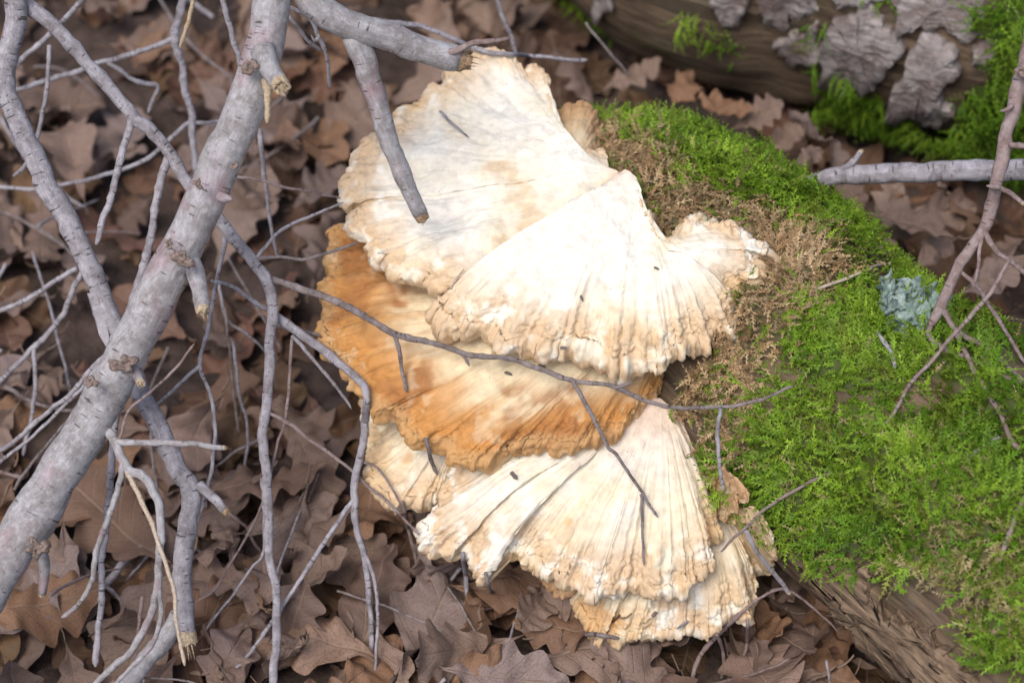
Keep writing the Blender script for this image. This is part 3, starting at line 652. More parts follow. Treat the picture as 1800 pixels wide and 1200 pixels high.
tag(lit, 'deeper layers of matted brown oak leaves on the forest floor', 'leaf litter', None, 'stuff')
# single leaves on top
def put_leaf(me, x, y, z, s, e, label, group=None):
    o = bpy.data.objects.new('oak_leaf', me); COL.objects.link(o); o.location = (x, y, z); o.scale = (s, s, s); o.rotation_euler = e
    return tag(o, label, 'leaf', group)
HERO = [  # px, py, height, size, turn, variant, label
 (540, 1125, .022, .125, 2.9, 1, 'large flat tan oak leaf below the broken grey stem'),
 (512, 905, .03, .075, .4, 5, 'rounded grey brown oak leaf seen through the forked twigs'),
 (125, 270, .03, .11, 1.9, 3, 'long curled tan oak leaf behind the straight grey stem'),
 (560, 330, .03, .07, .9, 7, 'pale tan oak leaf standing beside the fungus'),
 (205, 920, .025, .13, 2.4, 2, 'broad tan oak leaf behind the thick leaning branch'),
 (460, 850, .04, .10, .1, 9, 'orange brown oak leaf with a shiny curled margin'),
 (760, 1090, .02, .12, 1.2, 4, 'orange tan oak leaf lying below the lower tier of the fungus'),
 (60, 1060, .03, .10, .3, 8, 'rolled orange brown oak leaf under the thick leaning branch'),
]
for px, py, z, s, tz, v, lab in HERO:
    p = at_z(px, py, z); put_leaf(LV[v][0], p[0], p[1], p[2], s, (rng.normal(0, .15), rng.normal(0, .15), tz), lab)
hm, *_ = leaf_mesh('oak_leaf', nu=44, nv=25, w=.66, lobes=3, curl=.8, cup=.5, bend=.3, seed=131, hole=[(.04, .12, .035), (-.06, -.14, .028)])
p = at_z(1605, 402, .115); put_leaf(hm, p[0], p[1], p[2], .075, (.30, .1, 2.7), 'pale brown oak leaf with two small holes beside the mossy log')
GAP = [(1560, 365, .09, .06, 1.1), (1650, 372, .085, .065, .2), (1420, 228, .10, .05, 2.2), (1420, 275, .16, .038, .7), (1500, 345, .10, .045, 2.0), (1745, 395, .085, .09, 2.6), (1740, 490, .16, .06, .5), (1480, 420, .17, .05, 2.4), (1280, 192, .12, .055, 2.8),
       (1330, 205, .11, .05, .3), (1200, 165, .10, .05, 1.2), (1110, 135, .08, .06, .4), (1020, 135, .06, .07, 2.1), (1545, 420, .14, .05, 1.0), (1690, 350, .08, .06, 2.5), (1780, 440, .09, .07, .9), (1600, 345, .08, .05, 3.0), (1470, 285, .09, .045, 1.5), (1380, 245, .09, .045, .2), (1640, 440, .12, .055, .8)]
for i, (px, py, z, s, tz) in enumerate(GAP):
    p = at_z(px, py, z * .8); put_leaf(LV[(i * 5 + 2) % 16][0], p[0], p[1], p[2], s, (.35 + rng.normal(0, .35), rng.normal(0, .35), tz), 'curled brown oak leaf caught in the gap between the two logs', 'leaves in the gap between the logs')
cnt = 0
for i in range(4000):
    if cnt >= 255: break
    px = rng.uniform(-250, 1500) if rng.uniform() < .88 else rng.uniform(900, 1500); py = rng.uniform(-150, 1380)
    z = rng.uniform(.004, .030); p = at_z(px, py, z)
    z = z + float(ground_h(p[0], p[1])) + .008
    if blocked(p[0], p[1], z, .012): continue
    if px > 620 and py > 130 and py < 860 and px < 1300: continue
    if px > 1000 and py < 900: continue
    s = rng.uniform(.055, .12)
    if 480 < py < 690 and px < 640 and rng.uniform() < .7: continue
    lab = ('brown oak leaf on the ground below the bracket fungus', 'leaves below the fungus') if (px > 680 and py > 850) else ('brown fallen oak leaf in the litter under the tangled grey twigs', 'leaves under the grey twigs')
    e = (rng.normal(0, .42), rng.normal(0, .42), rng.uniform(0, 6.28)); big = 'large' if s > .098 else ('small' if s < .075 else 'middle sized'); pose = 'tilted' if math.hypot(e[0], e[1]) > .55 else 'flat lying'
    put_leaf(LV[rng.integers(16)][0], p[0], p[1], z, s, e, f'{big} {pose} {lab[0]}', f'{big} {pose} {lab[1]}'); cnt += 1

# ------------------------------------------------------------------ branches and twigs
def tube(pts, rad, seed, nodes=True, rough=.06):
    """pts (n,3) world, rad (n,) -> verts, faces, uv"""
    n = len(pts); m = int(np.clip(6 + rad.max() * 1200, 7, 22))
    tg = np.gradient(pts, axis=0); tg /= np.linalg.norm(tg, axis=1, keepdims=True) + 1e-12
    u = np.cross(tg[0], [0.3, .5, .81]); u /= np.linalg.norm(u); U = [u]
    for i in range(1, n):
        u = U[-1] - (U[-1] @ tg[i]) * tg[i]; u /= np.linalg.norm(u) + 1e-12; U.append(u)
    U = np.array(U); B = np.cross(tg, U); an = np.linspace(0, 2 * np.pi, m, endpoint=False)
    d = np.cos(an)[None, :, None] * U[:, None] + np.sin(an)[None, :, None] * B[:, None]
    r = rad[:, None] * (1 + rough * 1.6 * fbm((pts[:, None] + d * rad[:, None, None]) * 70, 3, seed) + rough * .8 * fbm((pts[:, None] + d * rad[:, None, None]) * 260, 2, seed + 3))
    Vv = (pts[:, None] + d * r[..., None]).reshape(-1, 3)
    L = np.concatenate([[0], np.cumsum(np.linalg.norm(np.diff(pts, axis=0), axis=1))])
    uv = np.stack([np.broadcast_to(an[None] * np.maximum(rad[:, None], .002), (n, m)), np.broadcast_to(L[:, None], (n, m))], -1).reshape(-1, 2)
    F = grid_faces(n, m, True)
    caps = []
    for row, rv in ((0, True), (n - 1, False)):
        c = pts[row] + tg[row] * rad[row] * (.3 if not rv else -.3); Vv = np.vstack([Vv, c]); uv = np.vstack([uv, uv[row * m]])
        idx = np.arange(m) + row * m; t = np.stack([idx, np.roll(idx, -1), np.full(m, len(Vv) - 1)], -1); caps.append(t[:, ::-1] if rv else t)
    return Vv, [F, np.vstack(caps)], uv, tg
def broken_end(p, tg, r, seed, parent, loc, mat, long=1.):
    rr = np.random.default_rng(seed); u = np.cross(tg, [.3, .5, .81]); u /= np.linalg.norm(u); b = np.cross(tg, u); m = 16; Vv = []; an = np.linspace(0, 2 * np.pi, m, endpoint=False)
    for f, ax in ((1.0, -.6), (.97, .25), (.75, .9), (.45, .5), (.2, .9)):
        jag = rr.uniform(-.1, 1., m) * r * .9 * long * (0 if ax < 0 else 1) + ax * r * .45
        Vv.append(p + (np.cos(an)[:, None] * u + np.sin(an)[:, None] * b) * r * f * .97 + tg * jag[:, None])
    Vv = np.vstack(Vv + [p + tg * r * .3]); F = grid_faces(5, m, True); last = np.arange(m) + 4 * m
    T = np.stack([last, np.roll(last, -1), np.full(m, 5 * m)], -1)
    # torn splinters
    sp = []; sf = []
    for k in range(7):
        a = rr.uniform(0, 6.28); q = rr.uniform(.1, .85); c = p + (math.cos(a) * u + math.sin(a) * b) * r * q; w = r * rr.uniform(.08, .2); ln = r * rr.uniform(.8, 2.2) * long
        d1 = u * w; d2 = b * w; tip = c + tg * ln + (u * rr.normal() + b * rr.normal()) * r * .18; base = len(Vv) + len(sp) * 1
        sp += [c + d1, c - d1 * .5 + d2, c - d1 * .5 - d2, tip]; sf += [(base, base + 1, base + 3), (base + 1, base + 2, base + 3), (base + 2, base, base + 3)]
    Vv = np.vstack([Vv, np.array(sp)]); T = np.vstack([T, np.array(sf)])
    return link('broken_end', mesh('broken_end', Vv - loc, [F, T], False, None, np.zeros((len(Vv), 2))), mat, parent)
def knot(p, nrm, r, seed, parent):
    n, m = 10, 26; th, an = np.meshgrid(np.linspace(0, 1, n), np.linspace(0, 2 * np.pi, m, endpoint=False), indexing='ij')
    u = np.cross(nrm, [.2, .6, .77]); u /= np.linalg.norm(u); b = np.cross(nrm, u)
    rv = r * (1 + .55 * fbm(np.stack([np.cos(an) * 1.7, np.sin(an) * 1.7, 0 * an + seed], -1), 3, seed)); hh = (.10 + .22 * np.exp(-((th - .62) / .22) ** 2)) * r * (th < .99) - .5 * r * (th > .99)
    pts = p + (np.cos(an) * th * rv)[..., None] * u + (np.sin(an) * th * rv * .8)[..., None] * b + hh[..., None] * nrm
    pts = pts + (.16 * r * fbm(pts * 420, 3, seed))[..., None] * nrm
    return link('knot', mesh('knot', pts.reshape(-1, 3) - np.array(parent.location), grid_faces(n, m, True), True, None, np.zeros((n * m, 2))), M_KNOT, parent)

STROKES = {}
def branch(name, label, cat, strokes, mat, group=None, clamp=True):
    """strokes: dict(w=(start px, end px), d=(start depth, end depth) or None, p=[x, y, ...], brk, part, z=(heights))"""
    built = []; res = []
    for si, k in enumerate(strokes):
        xy = np.array(k['p'], float).reshape(-1, 2); w0, w1 = k['w']
        if 'z' in k:
            zs = np.linspace(k['z'][0], k['z'][1], len(xy)); pw = at_z(xy[:, 0], xy[:, 1], zs); dep = (pw - CAM) @ DIR
        else:
            if 'd' in k: d = k['d']
            elif 'dd' in k:
                best = min(((np.hypot(b[:, 0] - xy[0, 0], b[:, 1] - xy[0, 1]).min(), i) for i, b in enumerate(built)))[1]
                b = built[best]; j = np.hypot(b[:, 0] - xy[0, 0], b[:, 1] - xy[0, 1]).argmin(); d = (b[j, 2], b[j, 2] + k['dd'])
            if len(d) == len(xy): dep = np.array(d)
            else:
                cl = np.concatenate([[0], np.cumsum(np.hypot(*np.diff(xy, axis=0).T))]); dep = np.interp(cl / cl[-1], np.linspace(0, 1, len(d)), d)
        ctl = np.column_stack([xy * .0005, dep]); ln = np.hypot(*np.diff(xy, axis=0).T).sum()
        n = int(np.clip(ln / max(3.2, .22 * w0), 8, 240)); c = catmull(ctl, n); px, py, dep = c[:, 0] / .0005, c[:, 1] / .0005, c[:, 2]
        f = np.linspace(0, 1, n); wpx = w0 + (w1 - w0) * f ** k.get('pw', 1.); rad = wpx * .5 * KPX * dep
        wob = k.get('wob', 1.) * min(3., .2 * w0 + .8); s_ = np.linspace(0, ln, n)
        px = px + wob * fbm(np.stack([s_ * .022, 0 * s_, 0 * s_ + si * 3.3 + xy[0, 0]], -1), 3, 5) * sst(0, .08, f); py = py + wob * fbm(np.stack([s_ * .022, 0 * s_ + 7, 0 * s_ + si * 3.3 + xy[0, 1]], -1), 3, 6) * sst(0, .08, f)
        if clamp and not k.get('free'):
            for i in range(0, n):
                h = first_hit(px[i], py[i]) if (px[i] > 540) else None
                if h is not None: dep[i] = min(dep[i], h - rad[i] * .8 - k.get('gap', .003))
            kk = np.ones(9) / 9; mn = np.array([dep[max(0, i - 4):i + 5].min() for i in range(n)]); ds = np.convolve(np.pad(mn, 4, 'edge'), kk, 'valid'); dep = np.minimum(dep, ds) if k.get('d') is None or True else dep
        # swellings at the buds and rings
        rr = np.random.default_rng(int(abs(xy[0, 0]) * 7 + abs(xy[0, 1]) * 3 + si))
        bumps = np.zeros(n); pos = rr.uniform(5, 30)
        while pos < ln:
            bumps += rr.uniform(.06, .20) * (1.4 if w0 < 16 else .5) * np.exp(-((s_ - pos) / max(2.6, .28 * w0)) ** 2); pos += rr.uniform(14, 46) * (1 if w0 < 20 else 2.4)
        rad = rad * (1 + bumps)
        for kx, ka in k.get('bulge', ()): rad = rad * (1 + ka * np.exp(-((f - kx) / .03) ** 2))
        if not k.get('brk'): rad[-3:] *= np.array([.9, .7, .45])
        pts = at_depth(px, py, dep); built.append(np.column_stack([px, py, dep])); res.append((pts, rad))
    allp = np.vstack([r[0] for r in res]); base = allp[allp[:, 2].argmin()]
    t = thing(name, (float(base[0]), float(base[1]), float(base[2])), label, cat, group); loc = np.array(t.location)
    if len(strokes) == 1 and not strokes[0].get('brk'):
        bpy.data.objects.remove(t); t = None
    for si, (k, (pts, rad)) in enumerate(zip(strokes, res)):
        Vv, F, uv, tg = tube(pts, rad, 200 + si, rough=k.get('rough', .07))
        nm = k.get('part', 'stem' if si == 0 else 'side_twig')
        if t is None:
            o = link(name, mesh(name, Vv - loc, F, True, None, uv), k.get('mat', mat), None, loc); tag(o, label, cat, group); return o
        o = link(nm, mesh(nm, Vv - loc, F, True, None, uv), k.get('mat', mat), t)
        if k.get('brk'): broken_end(pts[-1], tg[-1], rad[-1], 300 + si, o, loc, M_WOOD if k['brk'] == 1 else M_WOOD2, k.get('long', 1.))
    return t

def knots(t, items):
    """put knot swellings on the camera-facing side of the thing's stems: (px, py, depth, radius)"""
    for i, (px, py, dep, r) in enumerate(items):
        p = at_depth(px, py, dep); nrm = CAM - p; nrm /= np.linalg.norm(nrm); knot(p, nrm, r, 400 + i, t)

D = dict
main = branch('dead_branch', 'thick grey leaning branch with knots, the stoutest of the tangle', 'branch', [
 D(w=(88, 60), d=(1.43, 1.42, 1.42, 1.40, 1.38), p=[-360, 1580, -180, 1300, -40, 1060, 40, 935, 130, 790, 215, 640, 275, 520, 335, 410, 385, 290, 440, 165, 470, 60, 482, -30, 505, -140, 560, -330], free=1, wob=.35, rough=.045),
 D(w=(58, 46), d=(1.388, 1.40, 1.42), p=[500, -110, 545, -5, 615, 45, 700, 72, 804, 104], free=1, brk=2, part='side_branch', rough=.05),
 D(w=(44, 27), d=(1.405, 1.43, 1.45), p=[622, 62, 650, 140, 672, 210, 700, 290, 738, 374], free=1, brk=2, part='side_branch', rough=.05),
 D(w=(14, 5), d=(1.41, 1.40), p=[790, 92, 815, 84, 850, 73, 897, 67], free=1, mat=M_BROWN),
 D(w=(34, 27), dd=-.02, p=[325, 452, 340, 470, 352, 510, 358, 540], free=1, brk=1, part='stub'),
 D(w=(40, 33), d=(1.385, 1.365), p=[462, 90, 474, 120, 490, 147], free=1, brk=1, part='stub', long=1.4),
 D(w=(17, 9), d=(1.385, 1.38), p=[468, 140, 473, 180, 471, 217], free=1, part='bark_shred', mat=M_WOOD),
 D(w=(26, 16), d=(1.395, 1.38), p=[222, 645, 236, 655, 246, 672], free=1, brk=1, part='stub'),
 D(w=(20, 13), d=(1.40, 1.39), p=[385, 345, 398, 350, 407, 352], free=1, part='stub'),
 D(w=(24, 15), d=(1.42, 1.44), p=[66, 962, 80, 993, 75, 1040], free=1, brk=1, part='stub'),
 D(w=(18, 10), d=(1.42, 1.40, 1.42, 1.45), p=[178, 745, 196, 768, 213, 805, 227, 827, 253, 837, 273, 867, 285, 927, 283, 983, 277, 1040, 250, 1110, 213, 1160, 165, 1205, 140, 1230]),
 D(w=(9, 6), dd=-.02, p=[223, 828, 253, 887, 277, 943, 293, 993, 307, 1053, 315, 1117, 325, 1170], mat=M_PALE, part='stripped_twig'),
 D(w=(9, 7), dd=.02, p=[279, 1030, 283, 1083, 267, 1133, 207, 1197, 180, 1225]),
 D(w=(12, 8), dd=.03, p=[216, 815, 200, 883, 173, 960, 160, 1017, 140, 1060, 110, 1085]),
 D(w=(12, 9), dd=-.02, p=[206, 776, 250, 776, 300, 778, 393, 786], brk=1, long=1.6),
 D(w=(6, 4), dd=-.01, p=[209, 772, 213, 760, 227, 720, 260, 693, 303, 653, 340, 603], mat=M_BROWN),
 D(w=(8, 3), dd=-.01, p=[560, 62, 552, 70, 546, 62], free=1, part='thorn'),
 ], M_GREY)
knots(main, [(322, 456, 1.380, .0068), (218, 640, 1.378, .0075), (66, 962, 1.395, .0085), (442, 118, 1.372, .0052), (347, 323, 1.377, .0036), (160, 674, 1.388, .0042), (412, 292, 1.371, .0028), (298, 428, 1.380, .0035)])

fork = branch('dead_branch', 'forked grey branch whose long arm ends in a broken tip behind the thick branch', 'branch', [
 D(w=(41, 33), d=(1.40, 1.46, 1.47, 1.47), p=[60, -420, 40, -220, 30, -60, 25, 40, 10, 110, 8, 160, 22, 190, 50, 250, 80, 317, 110, 367, 133, 415, 157, 467, 183, 527, 200, 573, 222, 630, 243, 683, 267, 733, 293, 783, 317, 827, 337, 862, 330, 933, 323, 1000, 325, 1060, 329, 1108], free=1, brk=1, rough=.05, long=1.4),
 D(w=(26, 14), d=(1.455, 1.48, 1.50, 1.50), p=[28, -30, 50, 7, 110, 60, 167, 127, 233, 203, 267, 232, 300, 273, 327, 317, 383, 383, 443, 453, 467, 490, 477, 550, 470, 600, 473, 650, 467, 717, 462, 783, 467, 833, 470, 900, 473, 967, 485, 1040, 488, 1117, 480, 1200, 470, 1280], part='side_branch', free=1),
 D(w=(17, 8), d=(1.50, 1.51, 1.50, 1.52, 1.54), p=[478, 550, 500, 568, 533, 593, 570, 617, 600, 640, 632, 668, 645, 690, 643, 750, 633, 800, 622, 877, 637, 967, 648, 1033, 653, 1140, 655, 1230]),
 D(w=(13, 5), d=(1.495, 1.47, 1.47, 1.45, 1.42, 1.40), p=[470, 490, 533, 507, 597, 530, 645, 556, 693, 583, 750, 600, 817, 621, 883, 631, 943, 647, 1007, 667, 1083, 681, 1170, 714, 1267, 716, 1333, 700, 1392, 681], mat=M_DARK, part='side_twig'),
 D(w=(8, 6), dd=.02, p=[693, 585, 700, 612, 706, 648, 713, 686], mat=M_DARK),
 D(w=(6, 5), dd=.01, p=[811, 622, 818, 632, 825, 644], mat=M_DARK),
 D(w=(8, 5), dd=-.02, p=[1082, 683, 1098, 678, 1112, 673], mat=M_DARK),
 D(w=(9, 5), dd=.02, p=[1007, 668, 1033, 720, 1067, 783, 1083, 800, 1127, 863, 1140, 887, 1156, 910], mat=M_DARK),
 D(w=(6, 4), dd=.01, p=[1127, 868, 1130, 933, 1132, 992], mat=M_DARK),
 D(w=(8, 6), dd=.01, p=[1267, 718, 1262, 760, 1265, 817, 1273, 862]),
 D(w=(19, 15), dd=-.01, p=[350, 850, 365, 866, 397, 896], brk=2, part='stub'),
 D(w=(13, 11), dd=-.01, p=[231, 212, 222, 245, 210, 283, 197, 333, 180, 393, 170, 430]),
 D(w=(14, 12), dd=.02, p=[297, 268, 280, 333, 270, 383, 267, 407, 250, 467, 230, 540, 212, 640, 203, 717, 200, 783, 197, 820, 193, 867, 183, 960, 180, 1027, 173, 1100, 170, 1172]),
 D(w=(8, 6), dd=.02, p=[393, 400, 393, 433, 377, 510, 363, 583, 353, 640, 370, 690, 380, 760, 377, 797, 370, 843, 347, 923, 340, 950]),
 D(w=(7, 5), dd=.01, p=[353, 640, 320, 672, 277, 710, 262, 730]),
 D(w=(7, 5), dd=.02, p=[448, 455, 490, 452, 540, 453, 597, 438, 627, 428], mat=M_DARK),
 D(w=(7, 5), dd=.01, p=[452, 452, 475, 425, 500, 400, 567, 370, 602, 357]),
 D(w=(7, 5), dd=.02, p=[467, 722, 500, 742, 533, 763, 617, 827, 697, 900, 737, 937], mat=M_BROWN),
 D(w=(7, 5), dd=.02, p=[513, 590, 550, 633, 597, 687, 617, 720]),
 D(w=(6, 4), dd=.03, p=[513, 595, 510, 650, 503, 733, 483, 797, 460, 883, 423, 960, 400, 1000, 377, 1037, 343, 1057], mat=M_BROWN),
 D(w=(9, 6), dd=.02, p=[620, 880, 600, 907, 573, 950, 550, 983, 493, 1073, 447, 1137, 400, 1197, 380, 1225]),
 D(w=(7, 5), dd=.01, p=[636, 960, 660, 1030, 664, 1090, 662, 1150, 660, 1220]),
 D(w=(9, 7), d=(1.50, 1.47), p=[470, 545, 440, 525, 400, 500, 372, 492], mat=M_GREY2),
 D(w=(5, 4), dd=.02, p=[640, 812, 665, 825, 690, 860, 703, 885], mat=M_BROWN),
 D(w=(6, 4), dd=.03, p=[460, 840, 463, 963, 443, 997, 410, 1043, 363, 1105]),
 ], M_GREY2)
def flake(t, pts, dep):
    P = at_depth(np.array([p[0] for p in pts]), np.array([p[1] for p in pts]), np.full(len(pts), dep)); n = len(P)
    Q = P + DIR * .002; Vv = np.vstack([P, Q]); F = grid_faces(2, n, True)[:, :]; idx = np.arange(n)
    T = np.array([[0, i, i + 1] for i in range(1, n - 1)]); link('bark_flake', mesh('bark_flake', Vv - np.array(t.location), [F, np.vstack([T, T[:, ::-1] + n])], False, None, np.zeros((2 * n, 2))), M_GREY2, t)
flake(fork, [(153, 515), (157, 524), (161, 536), (163, 553), (170, 568), (174, 588), (186, 609), (193, 600), (190, 580), (182, 550), (168, 515)], 1.462)

branch('dead_branch', 'short smooth grey branch end leaning into the litter under the broken stem tip', 'branch', [D(w=(34, 30), d=(1.50, 1.47, 1.45), p=[318, 1080, 300, 1105, 277, 1140, 240, 1183, 190, 1240, 100, 1340], free=1)], M_GREY)

fine = branch('dead_twig', 'pale grey twig spray arching from the frame edge under the thick branch', 'twig', [
 D(w=(16, 13), d=(1.56, 1.58), p=[-60, 1250, 0, 1165, 43, 1123, 73, 1093, 133, 1058, 180, 1028, 213, 990, 260, 960], free=1),
 D(w=(14, 10), dd=.02, p=[43, 1123, 20, 1190, -10, 1260]), D(w=(9, 8), dd=.02, p=[125, 1066, 127, 1117, 113, 1197, 100, 1250]), D(w=(9, 6), dd=.02, p=[183, 1028, 213, 1053, 257, 1123, 290, 1197, 310, 1240]), D(w=(6, 4), dd=.02, p=[273, 960, 213, 1033, 183, 1073])], M_GREY2)
sp2 = branch('dead_twig', 'forked grey twig crossing the leaf litter beside the thick branch', 'twig', [
 D(w=(11, 8), d=(1.60, 1.62), p=[150, 465, 143, 483, 120, 530, 100, 567, 60, 613, 0, 667, -60, 705], free=1),
 D(w=(9, 8), dd=.03, p=[135, 472, 100, 495, 33, 533, -40, 560]), D(w=(8, 7), dd=.02, p=[60, 612, 62, 683, 50, 747, 40, 800])], M_GREY2)
sp3 = branch('dead_twig', 'paired grey twigs running behind the thick branch towards the frame edge', 'twig', [
 D(w=(9, 8), d=(1.50, 1.56), p=[190, 620, 173, 637, 123, 690, 83, 727, 33, 767, 0, 793, -60, 830], free=1), D(w=(7, 6), dd=.04, p=[175, 640, 143, 683, 90, 735, 20, 797, -40, 840])], M_GREY2)
top = branch('dead_twig', 'blurred upright grey twig with cross twigs behind the straight stem', 'twig', [
 D(w=(15, 11), d=(1.62, 1.66), p=[335, -60, 320, 17, 309, 67, 323, 133, 337, 213, 343, 277, 352, 330], free=1), D(w=(10, 8), dd=.03, p=[308, 67, 240, 95, 177, 110, 100, 135, 20, 160, -50, 185]),
 D(w=(8, 7), dd=.04, p=[337, 213, 317, 227, 253, 283, 187, 307, 67, 333, -40, 328]), D(w=(8, 6), dd=.02, p=[337, 215, 380, 217, 420, 214]), D(w=(9, 7), dd=.03, p=[190, 110, 240, 145, 275, 155, 262, 200])], M_GREY2)
LOOSE = [
 ((10, 9), (1.58, 1.64), [160, -20, 143, 0, 90, 60, 27, 117, 10, 150], M_GREY2), ((8, 7), (1.56, 1.60), [87, 80, 83, 160, 67, 240, 43, 290, 23, 310], M_GREY2), ((7, 7), (1.5, 1.52), [347, -40, 343, 0, 330, 45, 317, 83], M_WOOD),
 ((10, 9), (1.52, 1.56), [382, -40, 390, 0, 407, 60, 420, 107, 430, 150], M_GREY2), ((7, 6), (1.48, 1.52), [500, 15, 540, 70, 563, 90], M_GREY2), ((8, 6), (1.48, 1.52), [495, 5, 540, 30, 567, 77, 578, 117, 578, 153], M_GREY2),
 ((8, 6), (1.56, 1.62), [457, 227, 460, 283, 470, 333, 477, 397, 486, 450], M_GREY2), ((6, 4), (1.55, 1.58), [413, 310, 483, 323, 567, 343, 597, 350], M_BROWN), ((9, 7), (1.62, 1.64), [640, 33, 700, 40, 760, 50, 830, 82, 900, 97, 1000, 106, 1035, 106], M_GREY2),
 ((7, 5), (1.60, 1.64), [387, 907, 397, 960, 410, 1050, 417, 1163, 420, 1220], M_GREY2), ((6, 5), (1.58, 1.62), [400, 897, 433, 927, 467, 977, 547, 1023], M_BROWN), ((6, 5), (1.6, 1.63), [343, 963, 400, 1000, 467, 1050, 477, 1077], M_GREY2),
 ((7, 6), (1.56, 1.58), [707, 880, 727, 967, 750, 1050], M_BROWN), ((9, 6), (1.54, 1.56), [813, 970, 820, 1030, 827, 1067, 800, 1105, 783, 1133, 760, 1200, 745, 1260], M_GREY2), ((7, 6), (1.56, 1.57), [810, 997, 767, 1050, 730, 1095, 697, 1140, 660, 1200], M_GREY2),
 ((9, 7), (1.63, 1.65), [670, 1085, 760, 1083, 823, 1093, 917, 1107, 1040, 1117, 1090, 1122], M_DARK), ((6, 5), (1.60, 1.63), [853, 1005, 868, 1060, 873, 1100, 900, 1160], M_DARK), ((8, 6), (1.60, 1.63), [750, 770, 756, 800, 768, 835], M_DARK),
 ((6, 4), (1.50, 1.49), [1287, 1087, 1333, 1052, 1380, 1036, 1423, 1060, 1477, 1112], M_BROWN), ((9, 7), (1.51, 1.53), [1300, 1078, 1287, 1091, 1236, 1141, 1217, 1192, 1205, 1240], M_BROWN), ((6, 5), (1.52, 1.54), [1259, 1114, 1271, 1153, 1268, 1195], M_BROWN),
 ((6, 4), (1.54, 1.50), [1240, 1205, 1318, 1188, 1355, 1172, 1388, 1153], M_BROWN), ((6, 6), (1.54, 1.54), [1314, 1087, 1306, 1153, 1279, 1196, 1260, 1240], M_BROWN), ((5, 4), (1.48, 1.49), [1453, 1160, 1457, 1200, 1460, 1240], M_GREY2), ((7, 5), (1.57, 1.55), [1306, 1150, 1340, 1175, 1380, 1195, 1420, 1240], M_BROWN),
 ((6, 5), (1.58, 1.62), [410, 600, 422, 690, 435, 760, 430, 850], M_GREY2), ((6, 5), (1.60, 1.63), [395, 540, 405, 620, 412, 700, 420, 760], M_DARK), ((6, 5), (1.60, 1.62), [385, 500, 400, 560, 440, 590, 470, 620], M_GREY2), ((7, 6), (1.62, 1.64), [470, 560, 500, 575, 550, 585, 565, 590], M_DARK),
 ((8, 7), (1.66, 1.68), [870, -30, 880, 20, 900, 70, 910, 100], M_GREY2), ((6, 5), (1.58, 1.6), [25, 860, 60, 810, 100, 760, 150, 700], M_DARK), ((8, 7), (1.64, 1.66), [-30, 950, 40, 905, 100, 880, 190, 820, 300, 770], M_GREY2), ((6, 5), (1.64, 1.66), [1030, 40, 1060, 80, 1105, 130], M_DARK),
 ((7, 6), (1.6, 1.64), [240, 1080, 310, 1075, 400, 1090, 460, 1120], M_DARK), ((6, 5), (1.6, 1.62), [560, 830, 540, 900, 545, 980, 535, 1060], M_BROWN),
]
for w, d, p, mt in LOOSE:
    hue = {'grey_twig_bark': 'pale grey', 'brown_twig_bark': 'reddish brown', 'dark_twig_bark': 'dark grey', 'torn_wood': 'bare tan'}[mt.name]
    where = 'below the bracket fungus' if p[0] > 660 and p[1] > 700 else ('behind the top tier of the fungus' if p[0] > 620 else 'over the litter among the grey branches')
    bent = 'curved' if len(p) > 8 else 'straight'
    branch('dead_twig', f'thin {bent} {hue} twig {where}', 'twig', [D(w=w, d=d, p=p)], mt, f'{bent} {hue} twigs {where}')
# random fine twiglets in the litter
for i in range(34):
    px, py = rng.uniform(-60, 640), rng.uniform(-40, 1240)
    if i > 27: px, py = rng.uniform(680, 1300), rng.uniform(1060, 1230)
    a = rng.uniform(0, 6.28); ln = rng.uniform(80, 260); cv = rng.normal(0, .25)
    pts = []
    for f in np.linspace(0, 1, 5): pts += [px + math.cos(a + cv * f) * ln * f, py + math.sin(a + cv * f) * ln * f]
    branch('fine_twig', 'fine dark twiglet half sunk in the leaf litter', 'twig', [D(w=(rng.uniform(4, 8), 3.5), z=(rng.uniform(.02, .07), rng.uniform(.012, .04)), p=pts, free=1)], random.choice([M_GREY2, M_DARK, M_BROWN]), 'fine twiglets in the litter')

# right side
right = branch('dead_branch', 'knobbly brown grey twig with many side shoots lying across the mossy log', 'branch', [
 D(w=(30, 17), d=(1.40, 1.42, 1.43), p=[1850, -30, 1815, 60, 1795, 133, 1773, 222, 1755, 311, 1729, 400, 1689, 462, 1656, 529, 1634, 577], part='stem'),
 D(w=(11, 7), dd=.0, p=[1634, 574, 1639, 596, 1703, 630, 1789, 669, 1840, 690]),
 D(w=(10, 8), dd=-.01, p=[1657, 545, 1684, 583, 1742, 618, 1800, 672, 1840, 700], mat=M_BROWN),
 D(w=(9, 8), dd=.0, p=[1680, 580, 1690, 610, 1711, 650, 1754, 720, 1785, 783, 1830, 795], mat=M_BROWN),
 D(w=(10, 8), dd=-.02, p=[1728, 405, 1745, 430, 1769, 455, 1800, 482, 1830, 500], mat=M_BROWN),
 D(w=(7, 6), dd=-.01, p=[1724, 416, 1722, 445, 1719, 474, 1709, 505]),
 D(w=(8, 6), dd=.01, p=[1684, 472, 1707, 494, 1738, 533, 1769, 583, 1796, 630, 1820, 660], mat=M_BROWN),
 D(w=(8, 5), d=(1.40, 1.41, 1.42, 1.42), p=[1775, 455, 1738, 517, 1684, 580, 1633, 638, 1595, 680, 1579, 710, 1540, 774, 1481, 817, 1423, 846, 1353, 889, 1298, 935, 1267, 968], mat=M_BROWN),
 D(w=(11, 9), dd=-.02, p=[1776, 252, 1790, 256, 1830, 262]), D(w=(11, 8), dd=-.03, p=[1742, 328, 1765, 335, 1796, 356], brk=1), D(w=(9, 6), dd=-.01, p=[1756, 330, 1745, 330, 1732, 328]), D(w=(10, 5), dd=-.01, p=[1778, 185, 1768, 192, 1757, 195]),
 ], M_BROWN)
knots(right, [(1797, 128, 1.395, .0045)])
